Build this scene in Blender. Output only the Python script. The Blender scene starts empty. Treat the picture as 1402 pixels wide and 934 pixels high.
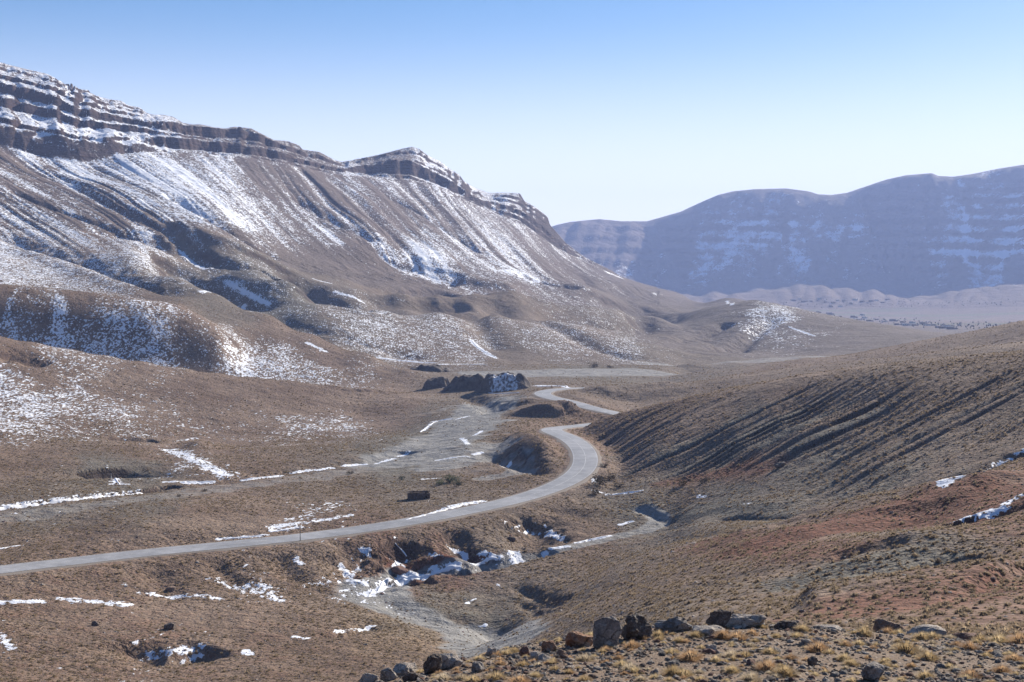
import bpy, bmesh, math, random
import numpy as np
from mathutils import Vector

random.seed(7)
RNG = np.random.default_rng(11)
scene = bpy.context.scene
col = scene.collection
PI = math.pi

# ------------------------------------------------------------------ camera
F = 1950.0                     # focal length in photograph pixels (50 mm lens)
HORIZON = 385.0
PITCH = math.atan((467 - HORIZON) / F)
cd = bpy.data.cameras.new('camera')
cam = bpy.data.objects.new('camera', cd)
col.objects.link(cam)
cd.sensor_width = 36
cd.lens = F / 1402 * 36
cd.clip_start = 0.1
cd.clip_end = 60000
cam.location = (0, 0, 0)
cam.rotation_euler = (PI / 2 - PITCH, 0, 0)
scene.camera = cam

# ------------------------------------------------------------------ sky, sun, exposure
SUN_AZ, SUN_EL = math.radians(37), math.radians(25)      # azimuth from +Y towards +X
world = bpy.data.worlds.new('World')
scene.world = world
world.use_nodes = True
wn = world.node_tree
bg = wn.nodes['Background']
sky = wn.nodes.new('ShaderNodeTexSky')
sky.sky_type = 'NISHITA'
sky.sun_disc = False
sky.sun_elevation = SUN_EL
sky.sun_rotation = SUN_AZ
sky.altitude = 1800
sky.air_density = 1.0
sky.dust_density = 0.9
sky.ozone_density = 3.0
hs = wn.nodes.new('ShaderNodeHueSaturation'); hs.inputs['Saturation'].default_value = 1.22
wn.links.new(sky.outputs[0], hs.inputs['Color'])
tcw = wn.nodes.new('ShaderNodeTexCoord'); sxyz = wn.nodes.new('ShaderNodeSeparateXYZ'); wn.links.new(tcw.outputs['Generated'], sxyz.inputs[0])
mr = wn.nodes.new('ShaderNodeMapRange'); mr.interpolation_type = 'SMOOTHERSTEP'                 # pale air low down, all the way round
for i_, v_ in ((1, 0.0), (2, 0.215), (3, 0.93), (4, 0.0)): mr.inputs[i_].default_value = v_
wn.links.new(sxyz.outputs['Z'], mr.inputs[0])
mxw = wn.nodes.new('ShaderNodeMix'); mxw.data_type = 'RGBA'
wn.links.new(mr.outputs[0], mxw.inputs[0]); wn.links.new(hs.outputs[0], mxw.inputs[6]); mxw.inputs[7].default_value = (11.9, 11.7, 11.9, 1)
wn.links.new(mxw.outputs[2], bg.inputs[0])
bg.inputs[1].default_value = 0.066
sd = bpy.data.lights.new('sun', 'SUN')
sd.energy = 5.0
sd.angle = math.radians(0.5)
sd.color = (1.0, 0.91, 0.79)
sun = bpy.data.objects.new('sun', sd)
col.objects.link(sun)
sdir = Vector((math.sin(SUN_AZ) * math.cos(SUN_EL), math.cos(SUN_AZ) * math.cos(SUN_EL), math.sin(SUN_EL)))
sun.rotation_euler = sdir.to_track_quat('Z', 'Y').to_euler()
vs = scene.view_settings
vs.view_transform = 'Standard'
vs.look = 'None'
vs.gamma = 1
vs.exposure = 0.78
scene.cycles.volume_bounces = 1
scene.cycles.max_bounces = 5
scene.cycles.diffuse_bounces = 2

# ------------------------------------------------------------------ small helpers
def tag(o, label=None, cat=None, group=None, kind=None):
    if label: o['label'] = label
    if cat: o['category'] = cat
    if group: o['group'] = group
    if kind: o['kind'] = kind
    return o

def sstep(a, b, x):
    t = np.clip((x - a) / (b - a), 0, 1)
    return t * t * (3 - 2 * t)

GT = RNG.uniform(0, 2 * PI, (512, 512))
GX, GY = np.cos(GT), np.sin(GT)
def pnoise(x, y):
    """gradient noise, about -1..1"""
    xi = np.floor(x).astype(np.int64); yi = np.floor(y).astype(np.int64)
    fx = x - xi; fy = y - yi
    u = fx * fx * fx * (fx * (fx * 6 - 15) + 10); v = fy * fy * fy * (fy * (fy * 6 - 15) + 10)
    x0 = xi & 511; x1 = (xi + 1) & 511; y0 = yi & 511; y1 = (yi + 1) & 511
    n00 = GX[x0, y0] * fx + GY[x0, y0] * fy
    n10 = GX[x1, y0] * (fx - 1) + GY[x1, y0] * fy
    n01 = GX[x0, y1] * fx + GY[x0, y1] * (fy - 1)
    n11 = GX[x1, y1] * (fx - 1) + GY[x1, y1] * (fy - 1)
    a = n00 + u * (n10 - n00); b = n01 + u * (n11 - n01)
    return (a + v * (b - a)) * 1.5

def fbm(x, y, wl, octs=3, gain=0.5, seed=0):
    s = 0; amp = 1.0; t = 0
    for k in range(octs):
        s = s + amp * pnoise(x / wl + 37.3 * (k + seed), y / wl + 17.9 * (k + 2 * seed))
        t += amp; amp *= gain; wl = wl * 0.5
    return s / t

# ------------------------------------------------------------------ shape of the land
# Control lines of the land: (bearing, sight line, distance).  Bearing and sight line are read off as
# photograph coordinates and turned into real positions below; the result is one heightfield z(x, y).
L = []
def line(*p, step=42.0): L.append((list(p), step))
# near slope between the knoll and the valley
line((-350,980,90),(0,980,90),(300,980,90),(480,972,90),(600,965,90),(700,950,90),(800,920,90),(900,888,90),(1000,874,90),(1200,868,90),(1402,862,90),(1750,855,90))
line((-350,985,150),(0,985,150),(300,985,150),(500,978,150),(650,962,150),(760,925,150),(850,880,150),(950,840,150),(1050,822,150),(1200,798,150),(1402,765,150),(1750,715,150))
line((-350,950,205),(0,955,205),(300,957,205),(500,950,205),(650,932,205),(740,886,200),(820,838,200),(900,802,205),(1000,780,210),(1100,765,210))
line((1750,640,195),(1402,702,195),(1320,717,202),(1200,732,222),(1100,742,240))
line((1750,570,240),(1402,650,238),(1300,672,242),(1200,699,258),(1130,720,275))
line((1750,560,300),(1402,620,300),(1300,662,292),(1190,698,300),(1100,708,315),(985,718,345),(930,722,365))
line((1000,762,245),(900,775,262),(820,795,275),(1040,745,270),(950,745,300))
line((760,835,262),(700,860,262))
line((1402,570,345),(1402,525,398),(1300,615,340),(1300,560,390),(1200,625,358),(1200,560,425))
line((1750,500,340))
line((1100,655,365),(1100,600,405),(1100,560,455))
line((1000,658,392),(1000,600,440),(1000,560,490))
line((900,667,410),(900,612,460))
line((950,660,406),(950,612,448))
line((850,612,492),(850,640,450))
line((895,690,389),(950,690,380),(1000,689,363),(1050,688,350),(1110,686,338))
line((786,596,545),(803,622,500),(822,648,455),(845,668,420))
line((797,585,560),(830,570,563),(862,561,564),(900,552,562),(1000,530,545),(1100,512,520),(1200,499,500),(1300,489,480),(1402,480,462),(1750,440,420))
line((900,572,635),(1000,556,622),(1100,541,612),(1200,529,602),(1402,512,582),(1750,480,550))
line((850,545,720),(900,540,720))
line((850,531,770),(930,524,770),(1000,514,760),(1100,501,740),(1200,491,720),(1402,468,680),(1750,430,640))
line((930,534,850),(1000,526,845),(1100,516,835),(1200,508,820),(1402,489,800),(1750,455,760))
line((900,516,950),(950,511,960),(1050,498,980),(1150,487,1000),(1250,469,990),(1402,440,960),(1750,390,900))
line((950,516,1060),(1050,504,1100),(1150,495,1120),(1250,480,1120),(1402,455,1100),(1750,410,1050))
line((1402,458,1600),(1402,447,2500),(1300,460,1900),(1750,445,2000))
# road
ROAD = [(-120,796,300),(0,780,310),(110,767,318),(200,757,326),(320,745,334),(430,734,343),(540,718,357),(620,703,372),(700,687,392),(745,673,408),(780,658,426),(800,642,446),(803,625,470),(795,610,495),(778,598,520),(758,591,540),(752,587,556),(770,585,574),(802,583,592),(840,578,606)]
ROAD2 = [(870,574,616),(852,568,622),(828,562,628),(805,556,634),(780,550,656),(752,544,680),(740,539,702),(748,535,722),(768,532,742),(790,531,758),(812,531,770)]
line(*ROAD); line(*ROAD2[2:])
# far bank of the road, strip between road and stream
line((0,760,335),(100,735,350),(180,712,362),(250,700,372),(330,700,378),(420,700,385),(520,690,400),(600,670,425),(680,650,450))
# gully and dry river below the road
line((-350,850,272),(-100,842,275),(0,835,278),(150,822,288),(300,812,298),(430,808,305),(510,806,308),(560,790,320),(640,776,330),(700,765,337),(760,752,346),(830,738,356),(910,722,370),(895,706,380),(865,694,390))
line((560,832,292),(600,850,283),(650,866,276),(690,878,268))
line((-350,880,255),(0,880,252),(150,875,254),(300,868,258),(450,862,262),(-350,925,228),(0,925,225),(200,925,226),(400,915,230),(560,895,240))
# stream beyond the road
line((-350,735,380),(-100,705,395),(0,696,402),(100,684,415),(200,674,432),(330,657,458),(430,643,480),(500,632,500),(560,618,530),(600,600,570),(640,572,640),(665,552,700),(690,538,760),(700,530,820))
line((0,650,470),(150,645,475),(300,630,505),(450,612,545),(540,600,575),(0,610,545),(150,612,552),(300,614,560),(-350,640,460))
line((560,565,700),(600,550,740),(640,610,520),(690,590,560),(660,640,470))
line((700,575,600),(740,560,640),(690,555,680))
# gravel flat and valley running away
line((560,540,800),(620,533,820),(760,522,850),(840,520,900),(700,510,950),(800,508,970),(880,507,1000),(600,498,1020),(900,500,1080),(1000,495,1130),(1100,489,1180),(1140,487,1250))
# first snowy hill on the left
line((-350,570,590),(0,592,580),(150,598,590),(300,606,600),(450,598,625),(545,590,645))
line((-350,505,700),(0,530,690),(200,545,700),(400,563,700),(500,565,715))
line((-350,438,820),(0,463,810),(150,490,810),(300,512,800),(450,527,790),(560,538,780))
line((-350,478,864),(0,480,862),(100,490,860),(150,498,858),(250,512,856),(310,520,852),(400,526,842),(500,533,835), step=15)
line((-350,398,900),(0,413,893),(100,420,893),(200,429,893),(270,447,893),(300,468,885), step=15)
line((340,486,905),(400,502,895),(480,519,875),(560,530,858), step=24)
line((-350,385,975),(0,400,968),(100,407,965),(200,419,960),(280,436,955))
line((0,372,1130),(80,376,1140),(160,384,1120))
line((0,380,1080),(0,340,1250),(0,300,1400),(0,250,1600),(-350,340,1080),(-350,250,1400),(-350,160,1750),(150,385,1110),(150,345,1260),(130,290,1500),(130,250,1700))
# spurs and hollows at the foot of the mountain
line((190,350,1240),(250,384,1160),(300,405,1110),(370,432,1050),(430,458,1000),(500,483,955),(560,508,905))
line((250,405,1205),(300,425,1165),(370,449,1102),(430,472,1048),(500,494,1002),(560,508,970))
line((240,332,1360),(300,352,1310),(350,380,1250),(400,402,1215),(440,418,1200),(520,424,1260),(600,428,1290),(680,432,1330),(760,440,1370),(850,455,1400),(950,474,1400),(1050,488,1370))
line((450,468,1070),(550,488,1070),(700,498,1090),(850,502,1120),(950,504,1180),(1050,494,1240))
line((600,465,1160),(750,475,1190),(900,488,1220))
line((440,434,1275),(520,440,1325),(600,445,1360),(680,449,1400),(760,455,1440),(850,466,1475))
line((400,388,1370),(500,397,1410),(600,406,1460),(700,409,1510),(800,421,1600),(900,437,1700),(960,444,1720))
line((500,407,1475),(600,418,1525),(700,423,1595),(800,432,1690),(900,446,1800))
line((300,312,1480),(300,268,1750),(400,345,1590),(400,290,1880),(500,290,2020),(500,340,1740),(600,310,2150),(600,352,1850),(700,330,2350),(700,362,2080),(700,388,1800),(800,388,2250),(800,402,1950),(870,405,2450),(900,418,2200))
# foot of the cliffs, then the ridge above them
CB = [(-350,120,2000),(-100,172,1860),(0,196,1850),(60,216,1850),(130,222,1870),(200,212,1930),(300,214,2050),(380,223,2150),(450,238,2250),(500,240,2350),(560,246,2450),(640,275,2550),(700,302,2650),(760,338,2750),(800,358,2850),(860,386,3000),(930,405,3200)]
CR = [(-350,10,2300),(-100,66,2210),(0,80,2200),(60,92,2190),(100,106,2180),(125,124,2150),(150,133,2190),(200,148,2230),(225,159,2230),(270,170,2260),(350,178,2350),(400,197,2400),(440,211,2450),(465,222,2480),(520,212,2650),(565,203,2750),(600,222,2750),(630,244,2750),(650,262,2780),(690,265,2900),(715,268,2950),(740,290,2980),(755,308,3000),(800,353,3050),(860,383,3150),(930,402,3350)]
line(*CB); line(*CR)
line((-350,200,3000),(0,180,2800),(300,270,3000),(450,300,3100),(565,300,3400),(715,340,3500),(800,380,3700),(900,412,3900))
line((-350,330,4200),(0,330,3900),(300,350,4000),(565,370,4300),(740,400,4300))
# hill in the valley mouth and the hillock behind it
line((880,459,1640),(930,447,1720),(980,429,1800),(1030,413,1850),(1080,420,1830),(1150,435,1790),(1220,446,1720),(1290,456,1640))
line((960,481,1530),(1000,488,1450),(1060,488,1400),(1120,486,1350),(1200,478,1350),(1260,469,1380))
line((880,455,1950),(980,434,2060),(1030,426,2120),(1080,431,2120),(1150,441,2100),(1220,450,2100),(1290,457,2150))
line((955,420,2480),(975,414,2500),(1002,409,2500),(1025,413,2500),(1045,419,2480))
# far plain
line((930,424,3600),(1000,428,3200),(1100,446,2800),(1200,453,2600),(1300,453,2600),(1750,447,2900))
line((1000,427,4300),(1100,437,3800),(1200,443,3500),(1300,443,3400),(1402,441,3400),(1750,440,3400))
line((1000,426,4700),(1100,428,4700),(1200,430,4700),(1300,430,4700),(1402,427,4700),(1750,425,4700))
# foothills and far mountains
line((960,414,5300),(1050,418,5100),(1200,420,5050),(1402,417,5000),(1750,410,5000))
line((880,398,5700),(960,406,5600),(1050,399,5650),(1100,390,5700),(1150,399,5600),(1200,401,5600),(1250,409,5500),(1310,399,5600),(1402,386,5700),(1750,370,5700))
line((820,380,6400),(900,392,6400),(1000,393,6450),(1100,385,6450),(1250,402,6350),(1402,378,6420),(1750,355,6420))
line((900,345,6880),(1000,325,6850),(1100,325,6850),(1200,325,6820),(1300,320,6800),(1402,300,6780),(1750,270,6780))
FR = [(-350,350,7250),(0,350,7250),(400,345,7250),(700,328,7250),(760,309,7250),(820,301,7250),(850,303,7250),(885,303,7250),(930,290,7250),(980,268,7250),(1030,261,7250),(1070,258,7250),(1100,262,7250),(1125,267,7250),(1150,264,7250),(1200,246,7250),(1240,239,7250),(1258,238,7250),(1280,243,7250),(1310,238,7250),(1402,220,7250),(1750,180,7250)]
line(*FR)
line(*[(p[0], p[1] + 15, 7140) for p in FR if p[0] > 740])
line(*[(p[0], p[1] + 10, 7400) for p in FR if p[0] > 740])
line((-350,380,8600),(400,380,8600),(900,350,8600),(1402,300,8600),(1750,270,8600))
line((-350,386,11000),(400,386,11000),(900,386,11000),(1402,386,11000),(1750,386,11000))
line((-350,392,5500),(0,392,5500),(400,395,5500),(700,398,5500))

K = 620.0
def dens(pts, step=42.0):
    out = [pts[0]]
    for a, b in zip(pts, pts[1:]):
        d = math.hypot(b[0] - a[0], K * math.log(b[2] / a[2]))
        n = max(1, int(d // step)) if d < 420 else 2
        for i in range(1, n + 1):
            t = i / n
            out.append((a[0] + (b[0] - a[0]) * t, a[1] + (b[1] - a[1]) * t, math.exp(math.log(a[2]) * (1 - t) + math.log(b[2]) * t)))
    return out
STRAY = 8
ctrl = []
for ln_, st_ in L:
    ctrl += dens(ln_, st_)
C = np.array(ctrl)
U = C[:, 0]; V = K * np.log(C[:, 2])
keep = []
for i in range(len(C)):
    if all((U[i] - U[j]) ** 2 + (V[i] - V[j]) ** 2 > 100 for j in keep):
        keep.append(i)
C = C[keep]; U = U[keep]; V = V[keep]

def px_to_dir(px, row):
    """photograph pixel -> (phi, slope)"""
    cx = (px - 701) / F; cy = -(row - 467) / F
    dy = math.cos(PITCH) + cy * math.sin(PITCH)
    dz = -math.sin(PITCH) + cy * math.cos(PITCH)
    h = np.hypot(cx, dy)
    return np.arctan2(cx, dy), dz / h
ph_, sl_ = px_to_dir(C[:, 0], C[:, 1])
UT = F * ph_                                # bearing, in 1/F radians
CC = 14.0
def mq(du, dv): return np.sqrt(du * du + dv * dv + CC * CC)
A_ = mq(UT[:, None] - UT[None], V[:, None] - V[None])
n_ = len(UT)
A_[np.arange(n_), np.arange(n_)] -= 0.02 * CC
P_ = np.c_[np.ones(n_), UT / 1000, V / 1000]
M_ = np.block([[A_, P_], [P_.T, np.zeros((3, 3))]])
W_ = np.linalg.solve(M_, np.r_[sl_, np.zeros(3)])

# grid of the land: bearings x distances
def seg(a, b, n): return np.linspace(a, b, n, endpoint=False)
phi_in = np.linspace(-0.372, 0.372, 720)
phi_l = -0.372 - np.cumsum(np.linspace(0.002, 0.05, 46))
phi_l = phi_l[phi_l > -PI + 0.05]
PHI = np.concatenate([[-PI], phi_l[::-1], phi_in, -phi_l, [PI]])
RR = np.concatenate([seg(2.0, 22, 14), seg(22, 46, 60), seg(46, 110, 30), seg(110, 600, 560),
                     np.exp(seg(math.log(600), math.log(1250), 300)),
                     np.exp(seg(math.log(1250), math.log(1780), 160)),
                     np.exp(seg(math.log(1780), math.log(3150), 330)),
                     np.exp(seg(math.log(3150), math.log(5500), 36)),
                     np.exp(seg(math.log(5500), math.log(6350), 14)),
                     np.exp(seg(math.log(6350), math.log(7300), 90)),
                     np.exp(np.linspace(math.log(7300), math.log(11000), 8))])
NP, NR = len(PHI), len(RR)
phc = np.clip(PHI, -0.5, 0.5)
PH2, R2 = np.meshgrid(PHI, RR)              # rows = distance
PC2 = np.meshgrid(phc, RR)[0]
X = R2 * np.sin(PH2); Y = R2 * np.cos(PH2)

def mq_eval(phi, r):
    u = (F * phi).astype(np.float32).ravel(); v = (K * np.log(r)).astype(np.float32).ravel()
    out = np.empty(len(u), np.float32)
    w = W_[:n_].astype(np.float32); ut = UT.astype(np.float32); vt = V.astype(np.float32)
    for i in range(0, len(u), 20000):
        uu = u[i:i + 20000, None] - ut[None]; vv = v[i:i + 20000, None] - vt[None]
        out[i:i + 20000] = np.sqrt(uu * uu + vv * vv + CC * CC) @ w
    out += W_[n_] + W_[n_ + 1] * u / 1000 + W_[n_ + 2] * v / 1000
    return out.reshape(phi.shape).astype(np.float64)

Z = np.zeros_like(X)
far = RR >= 80
in_c = np.where(np.abs(PHI) <= 0.55)[0]
# evaluate every other bearing, fill in between (the base surface is smooth)
cs = in_c[::2] if (len(in_c) % 2) else np.r_[in_c[::2], in_c[-1]]
S_c = mq_eval(PC2[np.ix_(far, cs)], R2[np.ix_(far, cs)])
S = np.empty((far.sum(), NP))
for k in range(S.shape[0]):
    S[k] = np.interp(phc, phc[cs], S_c[k])
Z[far] = S * R2[far]

# the knoll in the foreground: heights at a few distances for each bearing
st = np.array([-1200, -350, 0, 300, 440, 520, 600, 700, 800, 900, 1000, 1200, 1402, 1750, 2400])
kn_r = [2, 8, 16, 26]
def at_st(v): return np.interp(F * phc + 701, st, np.array(v, float))
rc = at_st([26, 26, 26, 26, 26.5, 28, 30, 32.5, 34, 35, 35.5, 36, 36, 37, 37])
rowc = at_st([975, 975, 972, 962, 948, 928, 908, 886, 868, 858, 856, 856, 855, 840, 830])
zc = -(rowc - HORIZON) / F * rc
node_r = np.array([2, 8, 16, 25, 0, 0, 60, 95], float)
zb95 = Z[np.searchsorted(RR, 95)]
zn = [-1.9 + 0 * rc, -3.35 + 0 * rc, at_st([-5.4] * 5 + [-5.3] * 3 + [-5.1] * 7), at_st([-8, -8, -7.9, -7.6, -7.4, -7.25, -7.15, -7.1, -7.05] + [-7.0] * 6)]
for c in range(NP):
    nr = np.array([2, 8, 16, 25, rc[c], rc[c] + 6, 58, 95])
    z60 = zb95[c] * 0.62 - 0.4
    nz = np.array([zn[0][c], zn[1][c], zn[2][c], zn[3][c], zc[c], zc[c] - 2.6, z60, zb95[c]])
    m = RR <= 95
    Z[m, c] = np.interp(RR[m], nr, nz)
# soften the joints between those nodes
m = np.where(RR <= 110)[0]
for _ in range(2):
    zz = Z[m].copy()
    zz[1:-1] = 0.25 * Z[m][:-2] + 0.5 * Z[m][1:-1] + 0.25 * Z[m][2:]
    Z[m] = zz

def proj(x, y, z):
    """real position -> photograph coordinates"""
    yc = y * math.cos(PITCH) - z * math.sin(PITCH)
    zc_ = y * math.sin(PITCH) + z * math.cos(PITCH)
    yc = np.where(yc < 0.5, 0.5, yc)
    return 701 + F * x / yc, 467 - F * zc_ / yc
PX, ROW = proj(X, Y, Z)
front = np.abs(PH2) < 1.2

def vis(px, row, rmin=2.0):
    """where the sight line (px,row) meets the land -> x, y, z"""
    phi, _ = px_to_dir(px, row)
    c = int(np.argmin(np.abs(PHI - phi)))
    k0 = int(np.searchsorted(RR, rmin))
    col_ = ROW[k0:, c]
    hit = np.where(col_ <= row)[0]
    if len(hit) == 0: k = NR - 1
    else: k = k0 + hit[0]
    r = RR[k]
    if k > k0:
        a, b = ROW[k - 1, c], ROW[k, c]
        if a > row > b:
            t = (a - row) / (a - b); r = RR[k - 1] + t * (RR[k] - RR[k - 1])
    z = np.interp(r, RR, Z[:, c])
    phi = math.atan2((px - 701) / F, 1.0 * math.cos(PITCH) - (row - 467) / F * math.sin(PITCH))
    return r * math.sin(phi), r * math.cos(phi), float(z)

def wpoly(pts, rmin=60.0):
    out = []
    for p in pts:
        if len(p) == 3:
            phi, _ = px_to_dir(p[0], p[1]); out.append((p[2] * math.sin(phi), p[2] * math.cos(phi)))
        else:
            x, y, z = vis(p[0], p[1], rmin); out.append((x, y))
    return np.array(out)

def resample(P, step):
    P = np.asarray(P, float)
    d = np.r_[0, np.cumsum(np.hypot(*np.diff(P[:, :2], axis=0).T))]
    n = max(2, int(d[-1] / step) + 1)
    t = np.linspace(0, d[-1], n)
    return np.stack([np.interp(t, d, P[:, k]) for k in range(P.shape[1])], 1)

def smooth_poly(P, it=3):
    """Chaikin corner cutting"""
    P = np.asarray(P, float)
    for _ in range(it):
        Q = np.empty((2 * len(P) - 2, P.shape[1]))
        Q[0::2] = 0.75 * P[:-1] + 0.25 * P[1:]; Q[1::2] = 0.25 * P[:-1] + 0.75 * P[1:]
        P = np.r_[P[:1], Q, P[-1:]]
    return P

def near_poly(P, reach):
    """vertices within reach of a polyline: (index arrays, distance, signed side, t along 0..1)"""
    P = np.asarray(P, float)[:, :2]
    lo = P.min(0) - reach; hi = P.max(0) + reach
    m = (X > lo[0]) & (X < hi[0]) & (Y > lo[1]) & (Y < hi[1])
    I = np.nonzero(m)
    x, y = X[I], Y[I]
    best = np.full(len(x), 1e9); side = np.zeros(len(x)); tt = np.zeros(len(x))
    seglen = np.hypot(*np.diff(P, axis=0).T); tot = seglen.sum(); acc = 0
    for a, b, sl in zip(P[:-1], P[1:], seglen):
        if sl < 1e-6: continue
        d = b - a
        t = np.clip(((x - a[0]) * d[0] + (y - a[1]) * d[1]) / (sl * sl), 0, 1)
        qx, qy = x - a[0] - t * d[0], y - a[1] - t * d[1]
        dd = np.hypot(qx, qy)
        s = np.sign(d[0] * qy - d[1] * qx)         # + = left of travel
        u = dd < best
        best[u] = dd[u]; side[u] = s[u]; tt[u] = (acc + t[u] * sl) / tot
        acc += sl
    k = best < reach
    I = (I[0][k], I[1][k])
    return I, best[k], side[k], tt[k]

SP = R2 * (0.744 / 720)                       # lateral grid spacing
DRr = np.gradient(RR)[:, None] * np.ones_like(PH2)
exec_marks = None
# ---- general relief, fading with the grid spacing
mountain = sstep(1350, 1900, R2) * (1 - sstep(3600, 4300, R2)) * (PX < 960)
farmt = sstep(5400, 6300, R2)
rough = 0.016 + 0.012 * sstep(600, 1500, R2) + 0.03 * farmt
flat_ = (sstep(2500, 3000, R2) * (1 - sstep(4900, 5400, R2)) * (PX > 900)) 
gravel_flat = np.exp(-((PX - 800) / 160) ** 2 - ((R2 - 950) / 120) ** 2)
rough = rough * (1 - 0.85 * flat_) * (1 - 0.9 * np.clip(gravel_flat * 1.3, 0, 1))
rough = rough * (0.25 + 0.75 * sstep(60, 300, R2))
for k, wl in enumerate([420, 210, 96, 47, 23, 11.5, 6.0, 3.1]):
    w = sstep(1.6, 3.0, wl / DRr) * sstep(1.6, 3.0, wl / SP)
    if wl > 200: w = w * sstep(1500, 3000, R2) * 0.6
    elif wl > 50: w = w * sstep(400, 1400, R2) * 0.7
    if w.max() < 0.01: continue
    Z += w * rough * wl * 0.55 * pnoise(X / wl + 11.1 * k, Y / wl - 7.7 * k)

# ---- gullies down the mountain's scree, steered by the fall line
ZB = Z.copy()
cbx = np.array([p[0] for p in CB]); cbr = np.array([p[2] for p in CB]); cby = np.array([p[1] for p in CB])
crx = np.array([p[0] for p in CR]); crr = np.array([p[2] for p in CR]); cry = np.array([p[1] for p in CR])
PXa = F * PH2 + 701
rcb = np.interp(PXa, cbx, cbr); rcr = np.interp(PXa, crx, crr)
scree = sstep(0.62, 0.82, R2 / rcb) * (1 - sstep(0.985, 1.01, R2 / rcb)) * (PXa < 900)
# coordinate that is constant along the fall line (lines run down to the right)
fc = PXa + (400 + 520 * np.exp(-(np.clip(PXa, 0, 900) / 190) ** 2)) * np.log(R2 / rcb)
fcw = fc + 7 * fbm(X, Y, 260, 2, seed=3)
g1 = pnoise(fcw / 44, R2 / 1500 + 3); g2 = pnoise(fcw / 15 + 9, R2 / 900); g3 = pnoise(fcw / 6 + 5, R2 / 600)
gmod = 0.35 + 0.65 * sstep(-.2, .4, pnoise(fcw / 120 + 7, R2 / 500))
gul = -(1 - np.abs(g1) * 2.6).clip(0) * (2.5 + 3 * sstep(150, 320, PXa)) * gmod - (1 - np.abs(g2) * 2.4).clip(0) * 2.2 * gmod - (1 - np.abs(g3) * 2).clip(0) * 0.9
Z += scree * gul
GUL = scree * gul

# ---- cliff bands above the scree
band = (R2 - rcb) / (rcr - rcb)
inb = (band > -0.05) & (band < 1.02) & (PXa < 905)
s_cb = np.interp(PXa, cbx, px_to_dir(cbx, cby)[1]) * rcb
s_cr = np.interp(PXa, crx, px_to_dir(crx, cry)[1]) * rcr
hh = (Z - s_cb)
tot = np.maximum(s_cr - s_cb, 8)
def terrace(h, step, k):
    q = h / step; f = q - np.floor(q)
    return (np.floor(q) + np.where(f < 1 - k, f * 0.30 / (1 - k), 0.30 + (f - (1 - k)) * 0.70 / k)) * step
def strata_map(t, cliffs, gain=6.0, ledge=0.62):
    """height fraction -> height fraction, steep inside the (a, b) cliff intervals"""
    xs, ys, x, y = [0], [0], 0.0, 0.0
    for a, b, g in cliffs:
        x += (a - y) / ledge; y = a; xs.append(x); ys.append(y)
        x += (b - y) / g; y = b; xs.append(x); ys.append(y)
    x += (1 - y) / ledge; xs.append(x); ys.append(1.0)
    return np.interp(t, np.array(xs) / x, ys)
wobn = 0.5 * fbm(X, Y, 110, 3, seed=5) + 0.35 * fbm(X, Y, 28, 3, seed=6)
butt = np.abs(pnoise(PXa / 19 + 3 + 0.6 * fbm(X, Y, 70, 2, seed=61), R2 / 300)) - 0.25
butt2 = np.abs(pnoise(PXa / 6.5 + 1 + 0.5 * fbm(X, Y, 30, 2, seed=62), R2 / 200)) - 0.25
tn = hh / tot
tw = tn + (17 * wobn + 9 * butt + 1.4 * butt2 + 9 * pnoise(PXa / 75 + 2, R2 / 500)) / tot
cA = [(.02,.17,7),(.25,.28,3),(.44,.51,7),(.58,.66,7),(.74,.77,5),(.86,.88,3)]
cB = [(.02,.10,3),(.16,.40,6),(.47,.52,3),(.58,.80,7)]
cC = [(.05,.10,4),(.16,.50,7),(.56,.60,3),(.80,.90,4)]
cD = [(.02,.08,3),(.14,.24,6),(.32,.46,7),(.66,.72,5),(.84,.93,6)]
tA, tB, tC, tD = [strata_map(np.clip(tw, 0, 1), c) for c in (cA, cB, cC, cD)]
p1 = sstep(190, 250, PXa); p2 = sstep(440, 500, PXa); p3 = sstep(650, 690, PXa)
p4 = sstep(-.15, .45, fbm(X, Y, 170, 3, seed=111)) * .45 * (1 - np.exp(-((PXa - 130) / 90) ** 2))
tm = tA * (1 - p1) + (tB * (1 - p2) + (tC * (1 - p3) + tD * p3) * p2) * p1
tm = tm * (1 - p4) + np.clip(tn, 0, 1.05) * p4
h2 = tm * tot
small = 9.0
h2 = 0.93 * h2 + 0.07 * terrace(h2 + 3 * wobn, small, 0.3)
wB = sstep(-0.02, 0.08, band) * (1 - sstep(0.97, 1.01, band)) * (PXa < 905) * (1 - sstep(790, 880, PXa))
Z = Z + wB * (h2 - hh)
# broken outline along the ridge
Z += (PXa < 800) * np.exp(-((band - 1.0) / 0.12) ** 2) * (3.5 * np.floor(1.9 * pnoise(PXa / 13, PXa * 0)) / 1.0 * 0.6 + 4.0 * fbm(X, Y, 26, 2, seed=63))
cliffband = wB

# rippled foothills below the far range
wH = sstep(5000, 5300, R2) * (1 - sstep(6300, 6500, R2))
Z += wH * (16 * fbm(X, Y, 420, 3, seed=101) + 10 * (np.abs(pnoise(PXa / 30, R2 / 900)) - .25) * 2)
# far mountains: strata and ribs
rib = (np.abs(pnoise((PXa + 0.05 * (R2 - 6000)) / 60, R2 / 2500 + 4)) - 0.25) * 120 + (np.abs(pnoise((PXa - 0.03 * R2) / 22, R2 / 2000 + 8)) - 0.25) * 45
wF = sstep(6300, 6600, R2) * (1 - sstep(7050, 7240, R2))
Z += wF * rib * 0.4
hf = Z + PXa * 0.08 + 34 * fbm(X, Y, 700, 3, seed=8)
Z += wF * (0.10 + .38 * sstep(-.3, .4, pnoise(PXa / 90, R2 / 900 + 2))) * (terrace(hf, 56.0, 0.35) - hf)

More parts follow.
